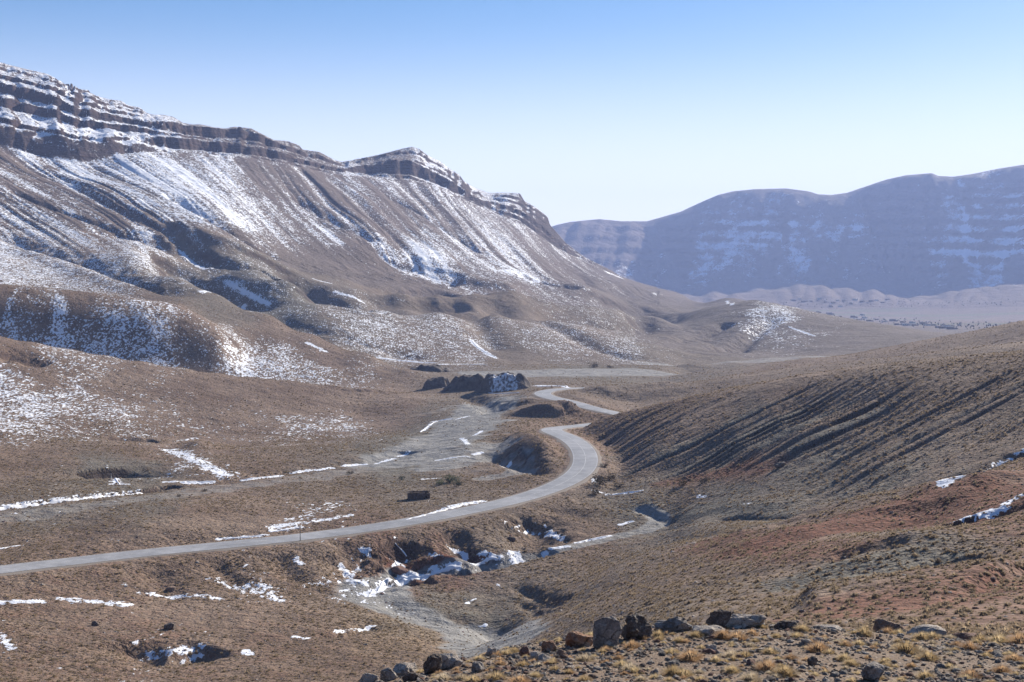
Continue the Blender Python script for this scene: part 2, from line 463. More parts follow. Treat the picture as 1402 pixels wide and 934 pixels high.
# ---- gullied face of the big hill on the right
a0 = wpoly([(1150, 530)])[0]; a1 = wpoly([(880, 668)])[0]
dv = (a1 - a0) / np.hypot(*(a1 - a0)); pv = np.array([-dv[1], dv[0]])
cc = X * pv[0] + Y * pv[1]; al = (X - a0[0]) * dv[0] + (Y - a0[1]) * dv[1]
hill_m = (R2 > 250) & (R2 < 640) & (PXa > 760)
facem = np.zeros_like(X)
def area(points, sx, sr):
    """soft mask round a list of (px,row)"""
    mm = np.zeros_like(X)
    for px, row in points:
        x, y, z = vis(px, row, 60)
        r = math.hypot(x, y); p = 701 + F * math.atan2(x, y)
        mm = np.maximum(mm, np.exp(-((PXa - p) / sx) ** 2 - ((np.log(R2 / r)) / sr) ** 2))
    return mm
facem = area([(860, 650), (920, 640), (980, 610), (1040, 585), (1100, 560), (1160, 560), (1000, 630), (1080, 610), (1120, 600), (940, 655)], 70, 0.09)
facem = np.maximum(facem, .22 * area([(1250, 590), (1200, 620), (1150, 650), (1300, 560), (1350, 545), (1230, 650), (1320, 600)], 60, 0.08))
facem = facem * (1 - 0.4 * sstep(455, 540, R2)) * (1 - sstep(.72, 1.0, al / np.hypot(*(a1 - a0))))
ccw = cc + 1.1 * fbm(X, Y, 70, 2, seed=9) + 0.03 * al
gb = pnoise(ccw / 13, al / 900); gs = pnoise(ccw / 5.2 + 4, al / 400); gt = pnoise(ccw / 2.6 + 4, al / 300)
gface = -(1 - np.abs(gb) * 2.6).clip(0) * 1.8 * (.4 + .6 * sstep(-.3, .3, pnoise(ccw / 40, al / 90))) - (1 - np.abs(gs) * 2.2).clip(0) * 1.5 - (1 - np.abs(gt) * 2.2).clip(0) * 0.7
Z += facem * gface
hillsoft = area([(1250, 600), (1330, 560), (860, 600), (900, 580), (1380, 560), (1200, 640)], 90, 0.16)
Z += hillsoft * (1 - facem) * (-(1 - np.abs(gs) * 2.2).clip(0) * 0.8 - (1 - np.abs(gb) * 2.4).clip(0) * .7 - (1 - np.abs(gt) * 2.2).clip(0) * 0.3)

# ---- carved and raised features, each along its own line on the land
def carve(pts, w, depth, rmin=60.0, side=0, taper=0.15, sharp=2.0, it=2):
    P = smooth_poly(wpoly(pts, rmin), it) if len(pts) > 2 else wpoly(pts, rmin)
    I, d, s, t = near_poly(P, 3.0 * w)
    d = np.abs(d * (1 + (.55 if w < 10 else .22) * fbm(X[I], Y[I], max(3.0, w * 1.1), 3, seed=91)) + .12 * w * fbm(X[I], Y[I], max(2.0, w * .4), 2, seed=92))
    prof = np.exp(-(d / w) ** sharp)
    if side: prof = np.where(s * side > 0, prof, np.exp(-(d / (w * 0.35)) ** sharp))
    ends = sstep(0, taper, t) * sstep(0, taper, 1 - t) if taper else 1
    Z[I] -= depth * (1 if w < 13 else .75) * prof * ends
    return P
def bank(pts, wl, wr, h, rmin=60.0, taper=0.12, it=2):
    """raised ridge, width wl to the left of travel and wr to the right"""
    P = smooth_poly(wpoly(pts, rmin), it) if len(pts) > 2 else wpoly(pts, rmin)
    I, d, s, t = near_poly(P, 3.0 * max(wl, wr))
    w = np.where(s > 0, wl, wr)
    d = np.abs(d * (1 + .4 * fbm(X[I], Y[I], max(3.0, wr * 1.1), 3, seed=93)))
    ends = sstep(0, taper, t) * sstep(0, taper, 1 - t) if taper else 1
    Z[I] += h * np.exp(-(d / w) ** 2) * ends

# scarp gullies on the mid-left slopes
carve([(-60,292),(0,318),(60,345),(120,362),(190,390),(260,410)], 22, 13, side=1)
carve([(130,322),(185,318),(250,335),(310,362),(330,372)], 24, 14)
carve([(215,345),(240,368),(275,392),(330,412),(380,425)], 20, 14)
carve([(375,372),(420,395),(470,420),(490,428)], 20, 14)
carve([(480,398),(540,412),(600,420),(650,424)], 22, 10)
carve([(505,340),(560,355),(610,376),(640,386)], 34, 26)
carve([(225,262),(290,300),(340,335),(400,360)], 16, 12, side=1)
carve([(400,262),(460,300),(520,330)], 14, 9)
carve([(525,262),(600,305),(660,345)], 18, 13, side=1)
carve([(60,225),(140,270),(230,318),(330,365),(430,395)], 8, 5)
carve([(0,250),(120,300),(230,345)], 6, 3.5)
carve([(815,372),(840,384)], 14, 8, taper=0)
carve([(700,372),(740,388),(800,402)], 20, 12)
# gullies on the hills of the middle distance
carve([(640,428),(660,455),(690,485)], 12, 5)
carve([(740,440),(800,468),(880,495)], 12, 5)
carve([(950,465,1600),(1000,440,1700)], 10, 6)
carve([(980,482),(1020,465),(1070,430)], 12, 8)
carve([(370,428),(430,455),(520,478),(600,490)], 14, 7)
# long low ridges running out from the mountain's foot: gentle far side, steep near side
for pts_, wl_, wr_, h_ in [([(345,378),(400,402),(440,418),(475,430)],34,14,7), ([(470,392),(540,400),(620,408),(700,411)],46,15,10), ([(640,420),(700,410),(760,414)],30,14,6),
        ([(640,436),(720,434),(800,442),(900,462),(1000,482)],60,20,5), ([(740,398),(820,408),(900,422),(970,436)],60,20,9), ([(540,350),(600,372),(660,392),(720,402)],44,16,8),
        ([(230,300),(300,335),(380,368),(450,388)],34,12,7), ([(0,335),(60,352),(130,378),(210,408)],34,14,3), ([(800,385),(860,398),(930,412)],50,20,8),
        ([(420,452),(480,470),(540,486)],26,10,3.5), ([(860,446),(920,436),(975,430)],40,16,6), ([(900,468),(960,452),(1010,436)],30,12,6), ([(960,478),(1010,460),(1040,440)],24,12,5)]:
    bank(pts_, wl_, wr_, h_, rmin=900, taper=.2)
# hollow bites in the near left plain
carve([(150,598),(185,602),(215,604)], 5, 3.5)
carve([(140,640),(165,645),(185,655)], 11, 5.5)
carve([(0,482),(40,490),(70,498)], 8, 4)
# stream cut banks
carve([(-60,704),(0,694),(100,681),(200,670),(240,664)], 3.5, 2.0, side=-1, taper=0.02)
carve([(250,662),(330,655),(430,642),(500,632),(560,618)], 5, 1.2, taper=0.02)
carve([(630,540),(655,545),(672,556),(678,566)], 6, 3.5)
carve([(430,528),(500,533),(545,538)], 5, 2.5)
# bank below the road: runnels, bites and slips
for (a, b, w, dpt) in [((480,752),(492,778),4,2.2),((545,745),(530,772),4,2),((560,748),(572,785),5,2.4),((620,733),(628,752),4,2.4),((730,716),(740,736),5,3.4),((700,722),(712,745),4,1.8),((590,765),(620,772),3.5,2.2),((545,770),(560,785),4,2.2),((640,755),(665,768),3.5,2.2),((455,765),(470,790),3.5,1.5),((380,765),(400,790),3,1.2),((300,775),(325,800),3,1.2),((210,785),(240,815),3,1.0),((760,700),(790,705),4,1.2)]:
    carve([a, b], w, dpt, taper=0)
bank([(525,775),(540,762),(575,758),(640,765),(690,770)], 3, 4, .5)
carve([(505,806),(530,790),(570,786),(640,778),(700,765),(760,752)], 3.2, 1.8, taper=0.05)
carve([(690,868),(668,855),(600,848),(560,840),(530,815)], 4, 1.4)
carve([(780,822),(740,815),(715,805),(690,800)], 2.0, 1.2)
carve([(760,838),(730,828),(705,818)], 1.6, 1.2)
carve([(180,878),(215,900),(260,893),(300,885)], 5, 2.6)
carve([(430,872),(480,864),(520,856)], 2.2, 1.0)
# channel crossing the flat on the right
carve([(865,694),(895,703),(918,715),(908,725)], 2.2, 1.1)
carve([(985,718),(1050,713),(1100,706),(1160,700),(1200,692),(1260,672),(1300,658),(1350,640),(1402,618)], 2.2, 1.6, taper=0.05)
carve([(1260,672),(1300,658),(1350,640),(1402,618),(1440,605)], 5, 3.0, taper=0.2)
carve([(1200,697),(1240,676),(1270,662)], 6, 3.0)
carve([(900,742),(1000,745),(1120,748),(1180,742)], 4, 0.9)
carve([(1190,800),(1250,780),(1310,765),(1370,760)], 2.4, 1.6)
carve([(1120,790),(1190,775),(1250,765)], 2.2, 1.2)
carve([(1180,752),(1250,740),(1300,735)], 2.2, 1.0)
carve([(1420,686),(1370,700),(1340,712),(1310,716)], 3, 1.8, taper=0.05)
# knobs beside the road: the cut bank and its neighbour
bank([(1130,724),(1200,704),(1300,679),(1402,657)], 8, 11, 2.6, taper=.15)
bank([(840,744),(950,730),(1050,733),(1150,737),(1250,728)], 9, 13, 2.2)
bank([(800,800),(900,768),(1040,758),(1150,764),(1300,768)], 11, 16, 2.8)
bank([(1080,832),(1200,815),(1300,800),(1402,790)], 8, 12, 1.8)
bank([(900,706),(1000,700),(1080,694)], 6, 8, 1.0)
bank([(680,606),(705,598),(740,608),(765,622)], 5, 7, 2.6, taper=0.2)
carve([(665,618),(700,628),(735,640),(760,650)], 5, 3.0)
bank([(735,570),(765,562),(800,566)], 14, 11, 5.0, taper=0.25)
carve([(770,583),(800,578)], 5, 2.0)
bank([(700,552),(730,552)], 10, 9, 2.0)
bank([(788,540,720),(830,535,728),(880,532,740),(940,530,750)], 14, 9, 3.2, taper=.25)
bank([(830,545),(880,541),(930,543)], 22, 16, 3.0, taper=0.3)

PX, ROW = proj(X, Y, Z)

# ---- the road bed
def road_line(pts, ext=0):
    W3 = []
    for p in pts:
        phi, _ = px_to_dir(p[0], p[1])
        W3.append((p[2] * math.sin(phi), p[2] * math.cos(phi), px_to_dir(p[0], p[1])[1] * p[2]))
    P = smooth_poly(np.array(W3), 3)
    P = resample(P, 2.5)
    for _ in range(60):
        P[1:-1, 2] = 0.25 * P[:-2, 2] + 0.5 * P[1:-1, 2] + 0.25 * P[2:, 2]
    for _ in range(8):
        P[1:-1, :2] = 0.25 * P[:-2, :2] + 0.5 * P[1:-1, :2] + 0.25 * P[2:, :2]
    return P
RJ = [p for p in ROAD] + [ROAD2[0]] + ROAD2[1:]
RP = road_line(RJ)
RW = 4.4
I, d, s, t = near_poly(RP, 16)
dl = np.r_[0, np.cumsum(np.hypot(*np.diff(RP[:, :2], axis=0).T))]
zr = np.interp(t * dl[-1], dl, RP[:, 2]) - 0.12
wgt = 1 - sstep(RW + 1.6, 15, d)
wgt = np.where(d < RW + 1.6, 1, wgt)
Z[I] = Z[I] * (1 - wgt) + (zr - 0.35 * sstep(RW, RW + 2.5, d)) * wgt
road_d = np.full_like(X, 99.0); road_d[I] = d

PX, ROW = proj(X, Y, Z)
# knoll surface lumps
kn = (R2 < 60)
Z += np.where(kn, 0.10 * fbm(X, Y, 2.4, 3, seed=21) + 0.22 * fbm(X, Y, 7, 2, seed=22), 0) * (1 - sstep(40, 60, R2))
PX, ROW = proj(X, Y, Z)

# ---- bring the two skylines to their measured outline
def fit_sky(pts, lo, hi, p0, p1, wfrac):
    global Z, PX, ROW
    pts = np.array(pts, float)
    ks = np.where((RR > lo) & (RR < hi))[0]
    for c in range(NP):
        p = PXa[0, c]
        if p < p0 or p > p1: continue
        rows = ROW[ks, c]; k = ks[int(np.argmin(rows))]
        tgt = np.interp(p, pts[:, 0], pts[:, 1])
        e = (ROW[k, c] - tgt) * RR[k] / F * float(sstep(p0, p0 + 20, p) * (1 - sstep(p1 - 20, p1, p)))
        Z[ks, c] += e * np.exp(-((RR[ks] / RR[k] - 1) / wfrac) ** 2)
    PX, ROW = proj(X, Y, Z)
SKY1 = [(-60,70),(0,79),(25,83),(55,92),(90,101),(105,111),(115,120),(135,129),(160,135),(182,138),(190,144),(205,147),(217,157),(235,157),(248,160),(265,171),(283,170),(300,174),(315,176),(330,173),(350,176),(365,184),(380,192),(398,193),(413,199),(418,205),(440,208),(460,219),(470,222),(520,212),(550,204),(565,201),(575,204),(585,212),(605,222),(612,228),(630,240),(635,248),(650,257),(668,264),(700,264),(712,265),(718,275),(735,285),(750,297),(753,308),(762,318),(775,333),(800,352),(860,382)]
SKY2 = [(700,330),(762,308),(780,304),(820,300),(850,303),(885,303),(930,290),(955,278),(980,267),(1000,262),(1030,259),(1070,258),(1100,262),(1112,266),(1130,267),(1150,264),(1200,246),(1225,240),(1258,237),(1266,241),(1285,242),(1310,238),(1340,231),(1402,220),(1480,208)]
for _ in range(2):
    fit_sky(SKY1, 1900, 3500, -40, 850, .035)
    fit_sky(SKY2, 6600, 7800, 720, 1460, .03)

# ------------------------------------------------------------------ what covers the land
def paint(A, pts, w, v, rmin=60.0, it=2, jit=0.5, mode='max', soft=(0.25, 1.6)):
    P = wpoly(pts, rmin)
    if len(P) == 1: P = np.r_[P, P + 0.5]
    elif len(P) > 2: P = smooth_poly(P, it)
    I, d, s, t = near_poly(P, 2.4 * w)
    d = d * (1 + jit * fbm(X[I], Y[I], w * 2.2, 2, seed=31) + .9 * jit * fbm(X[I], Y[I], max(2.5, w * .8), 2, seed=32))
    k = v * (1 - sstep(soft[0], soft[1], d / w))
    if mode == 'max': A[I] = np.maximum(A[I], k)
    else: A[I] = A[I] * (1 - (1 - sstep(0.7, 1.3, d / w)) * v)

WARPU = 16 * pnoise(PXa / 34, K * np.log(R2) / 26) + 7 * pnoise(PXa / 12, K * np.log(R2) / 10)
WARPV = 12 * pnoise(PXa / 40 + 9, K * np.log(R2) / 22 + 5) + 5 * pnoise(PXa / 13 + 3, K * np.log(R2) / 9)
def field(anch, p=3.6, sx=1.0):
    """smooth field from anchors (px,row,value)"""
    a = []
    for px, row, v in anch:
        x, y, z = vis(px, row, 60)
        r = math.hypot(x, y); a.append((701 + F * math.atan2(x, y), K * math.log(r), v))
    a = np.array(a)
    num = np.zeros_like(X); den = np.zeros_like(X)
    u = PXa + WARPU; v = K * np.log(R2) + WARPV
    for au, av, val in a:
        q = ((u - au) ** 2 * sx + (v - av) ** 2 + 120.0) ** (-p / 2)
        num += q * val; den += q
    return num / den

snow = field([
 # cliffs and scree of the mountain
 (20,95,.55),(20,150,.7),(60,180,.85),(120,180,.85),(180,165,.7),(260,185,.5),(350,190,.4),(450,225,.4),(540,215,.3),(585,222,.8),(700,285,.7),(690,315,.6),(740,320,.6),
 (0,220,.5),(60,240,.5),(110,235,.95),(180,235,.98),(240,240,.95),(300,230,.8),(360,240,.5),(420,245,.4),(480,245,.75),(540,258,.6),
 (250,290,.8),(320,300,.85),(380,300,.72),(440,320,.65),(200,270,.9),(520,300,.55),(580,290,.5),(620,330,.62),(660,345,.68),(720,370,.55),(780,380,.4),
 (60,270,.55),(40,300,.68),(100,320,.68),(160,300,.45),(220,320,.45),(20,250,.6),(130,270,.6),(300,335,.35),(350,335,.45),(150,345,.55),(60,370,.55),(0,360,.6),(120,380,.5),(200,380,.42),(90,345,.5),
 (200,330,.75),(180,345,.6),(330,380,.35),(260,360,.35),(420,370,.2),(480,350,.25),(570,358,.95),(500,385,.2),(560,400,.2),(650,380,.45),(700,370,.8),(720,395,.4),(800,410,.38),(870,420,.12),(920,405,.12),
 (250,410,.15),(330,430,.12),(100,400,.08),(0,400,.06),(450,480,.1),
 (20,445,.62),(80,460,.66),(150,470,.66),(220,480,.58),(270,490,.30),(40,425,.3),(150,435,.3),(250,450,.25),
 (340,480,.52),(380,500,.52),(430,510,.48),(340,505,.62),(500,520,.35),(450,480,.2),(360,450,.12),(540,520,.15),
 (20,475,.15),(80,490,.42),(140,505,.42),(200,515,.25),(0,530,.58),(50,550,.60),(100,540,.48),(160,560,.45),(20,580,.55),(100,585,.35),(220,560,.3),(60,515,.2),(150,520,.12),(300,550,.2),(400,580,.45),(480,582,.42),(350,585,.25),(540,580,.15),(400,545,.03),(500,555,.0),(300,525,.05),
 (430,440,.32),(520,450,.45),(600,445,.42),(660,470,.35),(500,460,.45),(570,470,.42),(640,480,.4),(720,470,.35),(760,460,.40),(860,475,.40),(820,450,.35),(900,485,.25),(600,425,.1),(700,430,.15),(950,490,.15),(700,490,.1),
 (1060,445,.60),(1040,455,.5),(1100,455,.4),(1160,460,.15),(1000,412,.15),(1010,460,.1),(960,470,.08),(1220,460,.08),
 (980,425,.06),(900,395,.1),(940,415,.05),(1100,445,.12),(1250,445,.05),
 # near ground
 (0,640,.05),(100,620,.05),(50,660,.22),(20,660,.2),(200,640,.12),(260,630,.2),(300,700,.03),(450,660,.02),(560,650,.03),(600,640,.08),(430,705,.35),(650,620,.08),(700,600,.02),(750,560,.03),
 (650,520,.1),(760,505,.02),(850,510,.03),(620,500,.3),
 (100,810,.10),(300,800,.12),(350,805,.42),(200,812,.18),(450,790,.20),(480,800,.40),(250,770,.03),(400,770,.08),(600,760,.12),(560,770,.1),(680,740,.10),(640,760,.22),(700,750,.1),
 (100,880,.14),(60,900,.18),(200,885,.24),(150,860,.12),(230,890,.36),(330,860,.08),(340,890,.14),(400,850,.06),(300,920,.02),(450,880,.02),(450,920,0),(20,870,.16),
 (560,900,0),(700,840,0),(800,800,0),(900,830,0),(1100,800,0),(1300,830,0),(1000,740,0),(900,690,.06),(1000,680,.03),
 (900,600,0),(1000,560,0),(1100,600,.01),(1300,550,0),(1200,640,0),(1350,600,.01),(1200,700,0),(1300,700,0),(1100,500,0),(1402,450,0),(900,520,0),(1000,505,0),
 # far mountains
 (800,330,.2),(850,370,.35),(900,370,.3),(930,320,.12),(1000,290,.55),(1050,300,.62),(1090,310,.6),(1000,345,.75),(960,340,.55),(1040,335,.7),(1090,345,.6),(1060,365,.12),(1120,365,.08),(1000,380,.12),(1150,340,.25),(1180,305,.7),(1140,320,.65),(1215,295,.3),(1230,330,.1),(1200,350,.18),(1250,320,.25),(1100,270,.25),(1180,270,.1),(1250,270,.2),
 (1300,300,.45),(1350,280,.45),(1390,300,.5),(1330,330,.9),(1380,330,.9),(1290,335,.7),(1350,312,.3),(1310,380,.10),(1400,380,.08),(1400,226,.05),(1330,250,.3),(1258,242,.02),(1200,252,.02),(1150,270,.02),(1100,268,.03),(1050,266,.05),(1000,268,.02),(930,296,.02),(850,308,.02),(780,312,.02),(1310,244,.05),(1230,300,.05),(1240,370,.02),(1150,375,.05),(870,330,.03),(930,350,.10),(1050,380,.05),(1000,395,.0),(1200,390,.02),(1100,420,.10),(1300,425,.02),(1150,410,.06),
])
streak = pnoise(fcw / 13 + 2, R2 / 500) * 0.5 + pnoise(fcw / 30 + 6, R2 / 900) * 0.5
snow = snow - 0.17 * scree + scree * 0.42 * streak * (snow > 0.1) + scree * .22 * pnoise(fcw / 4.5, R2 / 400)
low = sstep(0.5, 0.9, R2 / rcb) * (1 - scree) * (R2 < rcb) * (PXa < 900) * sstep(1000, 1200, R2)
snow = snow + low * (0.30 * streak + .18 * pnoise(fcw / 5, R2 / 300)) - .10 * low
fstrat = pnoise(PXa / 260 + 2, hf / 26.0) * 0.6 + pnoise(PXa / 120, hf / 11.0 + 4) * 0.4
snow = snow + wF * 0.09 * fstrat * (snow > 0.08)
fr2 = pnoise((PXa - 0.02 * R2) / 9.0, R2 / 1500) 
snow = snow + wF * 0.25 * fr2 * (1 - sstep(6500, 6800, R2)) * (snow > 0.15)
snow = snow + 0.10 * fbm(X, Y, 30, 3, seed=41) * (R2 > 90) * sstep(0.02, 0.25, snow)
snow[R2 < 90] = 0
snow = np.where(wF > .01, snow * 1.35, snow)
snow = snow * (1 + .04 * sstep(500, 700, R2) * (1 - sstep(1750, 2100, R2)))

def S(pts, w, v=1.0, **k): paint(snow, pts, w, v, **k)
# streaks, drifts and patches with a place of their own
S([(495,752),(505,758)],1.2); S([(312,388),(340,402),(368,417)],3.2); S([(310,385),(330,392)],5,.7); S([(248,345),(280,368)],4.5); S([(275,400),(335,418)],3,.9)
S([(430,382),(452,388)],3); S([(460,400),(495,413)],3.2); S([(422,470),(445,481)],2.6); S([(645,466),(660,480),(678,490)],3); S([(1080,447),(1115,460)],2.4); S([(1050,445),(1062,462)],4,.5)
S([(996,412),(1003,417)],4,.8); S([(660,525),(700,532)],6,1); S([(600,530),(655,533)],2.2)
S([(520,490),(560,494),(600,497)],4.5); S([(600,500),(660,498)],2.5,.9); S([(735,528),(775,530)],3.0); S([(690,372),(715,372),(735,384)],12,.85); S([(895,402),(905,403)],5,.6)
S([(830,372),(850,380)],8,.8); S([(1312,248),(1322,260)],16,.75); S([(1338,284),(1345,284)],16,.75)
S([(-60,704),(0,696),(60,690),(100,685),(195,676)],1.5,1,jit=.25); S([(225,660),(290,660)],1.3); S([(230,616),(265,630),(310,650)],3.2,.95); S([(150,648),(160,662)],1.8); S([(150,663),(175,663)],.9)
S([(238,616),(262,628),(285,640),(308,650)],4.0,.62,jit=1.0); S([(240,604),(270,600)],1.6,.7); S([(255,650),(320,655)],4,.35); S([(200,655),(245,645),(260,630)],5,.42)
for a, b in [((330,658),(385,652)),((400,648),(425,644)),((432,644),(455,641)),((470,638),(500,636)),((515,635),(540,628)),((545,625),(560,618)),((580,590),(590,580)),((590,578),(620,574)),((632,600),(640,608)),((600,630),(640,625)),((648,622),(660,619)),((580,656),(600,655)),((650,596),(660,590)),((690,640),(700,632)),((625,574),(640,570))]:
    S([a, b], 1.1, 1.0)
S([(0,751),(25,747)],1.0); S([(375,722),(410,716),(445,712),(480,705)],2.4,.75); S([(400,715),(430,700),(470,690)],4.5,.42); S([(372,727),(412,722)],1.0); S([(300,738),(345,735),(365,732)],.8)
S([(555,712),(590,703),(625,692),(660,686)],1.5,1,jit=.3); S([(530,716),(550,713)],.8)
# foot of the road bank
S([(-60,826),(0,825),(55,824)],1.7,.95); S([(85,820),(130,824),(170,828)],2.0,.8); S([(195,812),(250,815),(300,820)],1.5,.75); S([(310,800),(335,808),(375,820)],3.5,.62); S([(345,800),(370,805)],2.5,.7)
S([(405,765),(412,772)],1.0); S([(540,742),(555,760)],1.6,.95); S([(430,800),(470,795),(505,800)],3.0,.6); S([(465,775),(500,800)],1.6,.7)
S([(505,815),(520,802),(545,794),(580,792)],1.5); S([(540,768),(552,790)],1.8); S([(545,790),(575,790)],2.0); S([(590,780),(630,775)],1.5); S([(640,765),(680,768)],2.2,.8); S([(700,755),(708,768)],2.0,.9); S([(590,760),(605,764)],1.2,.8); S([(610,745),(640,760)],1.0,.9)
S([(700,722),(735,727)],2.6,.7); S([(750,728),(770,738)],1.3,.9); S([(745,760),(775,748)],1.2,.9); S([(790,743),(833,734)],1.1,1,jit=.2); S([(850,718),(865,714)],.9)
S([(835,677),(878,672)],1.2); S([(1018,690),(1030,688)],.9,.6); S([(955,680),(965,681)],.8); S([(815,672),(825,675)],1.0); S([(812,655),(815,660)],.9); S([(808,628),(812,640)],.8,.9)
S([(1290,658),(1300,662)],1.4,1); S([(1310,655),(1345,640),(1402,620)],1.6,.72); S([(1322,711),(1345,706),(1370,697)],1.6,.9); S([(1375,690),(1402,676)],1.0,.8); S([(1385,842),(1402,838)],.35,.8)
S([(190,882),(215,900),(240,892),(275,893)],2.2,.62); S([(336,890),(342,896)],.9); S([(405,872),(418,874)],1.0); S([(460,866),(510,857)],.6,.8); S([(0,866),(15,888)],1.2,.6)
S([(658,858),(664,856)],.7); S([(640,826),(650,820)],.6,.8); S([(680,800),(688,806)],.4,.8)
# melted dry ground keeps the road and its shoulders clear
snow[road_d < RW + 0.8] = 0

grey0 = field([(1000,620,1),(1060,590,1),(920,640,.9),(1100,620,.9),(860,640,.55),(1200,610,.55),(1150,660,.8),(1250,600,.5),(1350,600,.45),(1200,660,.8),(1250,670,.9),(1000,680,.85),(1100,690,.8),(950,690,.8),(880,690,.9),(1020,640,.1),(960,655,.2),(1250,560,.25),(1300,520,.1),(1100,530,.1),(950,570,.15),(870,590,.2),(1320,660,.3),
  (1150,705,.15),(1300,690,0),(1100,755,.1),(1000,735,.2),(1250,770,.75),(1200,745,.6),(1330,745,.5),(1370,790,.2),(1100,790,.35),(1000,800,.45),(900,790,.4),(800,800,.45),(1300,820,0),(900,840,.6),
  (150,645,.9),(170,640,.9),(60,630,.35),(0,620,.1),(200,620,.1),(350,640,.3),(600,600,1),(560,630,1),(430,650,.6),(200,690,.7),(60,700,.7),(640,560,.7),(700,530,.6),(650,640,.5),(300,700,.1),(100,760,.0),
  (350,400,.9),(400,415,1),(470,430,.7),(300,410,.8),(600,470,.5),(800,470,.5),(900,480,.7),(1000,470,.7),(1100,470,.7),(1000,440,.8),(700,480,.6),
  (800,508,.9),(700,510,.7),(950,500,.7),(200,420,.2),(400,480,.2),(100,480,.3),(100,550,.2),(400,560,.1),(500,550,0),(300,600,.1),
  (300,850,.1),(100,850,.05),(300,780,.15),(560,850,.7),(600,845,.8),(650,865,.8),(550,890,.15),(450,920,0),(100,300,.2),(300,300,.4),(600,330,.2),(1402,460,.3),(1350,730,.5),(1150,490,.2),(1300,400,.0),(1100,330,.3),(750,590,.2),(800,740,.3)])
red = field([(1300,690,1),(1200,712,.9),(1380,670,.85),(1350,700,1),(1150,725,.5),(1200,700,.6),(1100,750,.55),(1000,740,.45),(1200,760,.15),(1300,820,.75),(1380,810,.75),(1200,830,.4),(1000,650,.45),(950,660,.5),(1050,635,.4),(1000,560,.35),(1100,520,.4),(880,580,.5),(820,590,.6),(900,540,.4),(1000,510,.35),(1300,500,.3),(1250,620,.1),(1100,600,0),(1000,620,0),
  (100,800,.45),(300,790,.35),(200,880,.5),(400,780,.4),(560,760,.5),(640,740,.5),(700,740,.3),(300,870,.4),(100,640,.25),(250,620,.4),(600,690,.3),(150,590,.3),(100,700,.1),(300,740,.3),(560,780,1),(620,770,.9),(740,620,.5),(760,570,.5),(500,390,.4),(600,400,.35),(560,430,.3),(300,330,.3),(1100,400,.5),(1300,405,.5),(1100,790,.05),(800,800,.05),(1000,690,0),(600,600,0),(600,850,0),(500,480,.4),(850,410,.3),(0,420,.4),(400,530,.3)])
paint_later = 1
gold = field([(580,870,.9),(520,880,.7),(650,900,.8),(450,900,.4),(600,690,.3),(450,600,.45),(300,600,.35),(100,600,.35),(500,570,.4),(780,820,.5),(650,820,.3),(850,760,.4),(450,540,.3),(730,580,.5),(780,565,.5),(300,830,0),(1000,700,.1),(1100,780,.15),(950,760,.4),(1200,600,0),(1000,600,0),(400,650,.3),(0,600,.3),(1200,500,.25),(300,700,.3),(0,770,.5),(600,520,.2),(100,300,0),(500,300,0),(1200,440,.1)])
grey = grey0 + 0.55 * np.maximum(facem, .6 * hillsoft) * (-.2 - 1.2 * gb - .9 * gs)  # grey fines along the gullies, striped to paint in crisper shading
gravel = np.zeros_like(X)
fields = np.zeros_like(X)
paint(red, [(1140,719),(1230,707),(1300,696),(1390,680)], 15, 1.25, rmin=150, soft=(.6, 1.3))
paint(red, [(1230,825),(1300,815),(1400,800)], 10, 1.0, rmin=90)
paint(red, [(930,660),(990,648),(1050,637)], 9, 1.0, rmin=150)
paint(red, [(960,742),(1050,746),(1150,752)], 7, .95, rmin=150)
paint(grey, [(1120,792),(1190,778),(1260,765),(1330,750)], 7, 1.15, rmin=90)
paint(grey, [(880,690),(960,700),(1060,698),(1160,690),(1240,670)], 9, 1.0, rmin=150)
paint(red, [(540,775),(600,768),(660,768)], 5, 1.2, rmin=150)
for a_, b_, w_ in [((1120,430),(1402,429),60),((1180,437),(1330,436),45),((1250,444),(1402,443),60),((1090,425),(1240,424),50)]: paint(fields, [a_, b_], w_, .9, jit=.4, rmin=2400)
def G(pts, w, v=1.0, **k): paint(gravel, pts, w, v, soft=(.7, 1.25), **k)
G([(507,805),(518,822),(548,842),(600,856),(650,868),(700,884)],8.5,1,jit=.35); G([(520,800),(545,797)],4,1)
G([(560,790),(640,778),(700,766),(770,752),(830,738),(900,722),(905,712),(880,700)],3.2,.9,jit=.3)
G([(545,634),(590,612),(620,597),(648,575),(668,558)],17,1); G([(600,640),(640,625),(665,612)],12,.9); G([(665,655),(700,650),(720,640),(700,625)],5,.8); G([(0,708),(100,695),(200,683),(300,668),(430,652),(520,640)],8,.65); G([(640,575),(665,560),(672,552)],6,.8)
G([(700,513),(800,509),(880,509)],34,.95,jit=.3); G([(900,500),(1000,496),(1120,488)],20,.8); G([(690,540),(640,555),(590,565)],5,.6)
G([(660,620),(690,640),(640,645)],9,.5)
paint(gold, [(1090,487),(1140,486)], 14, 1.0)

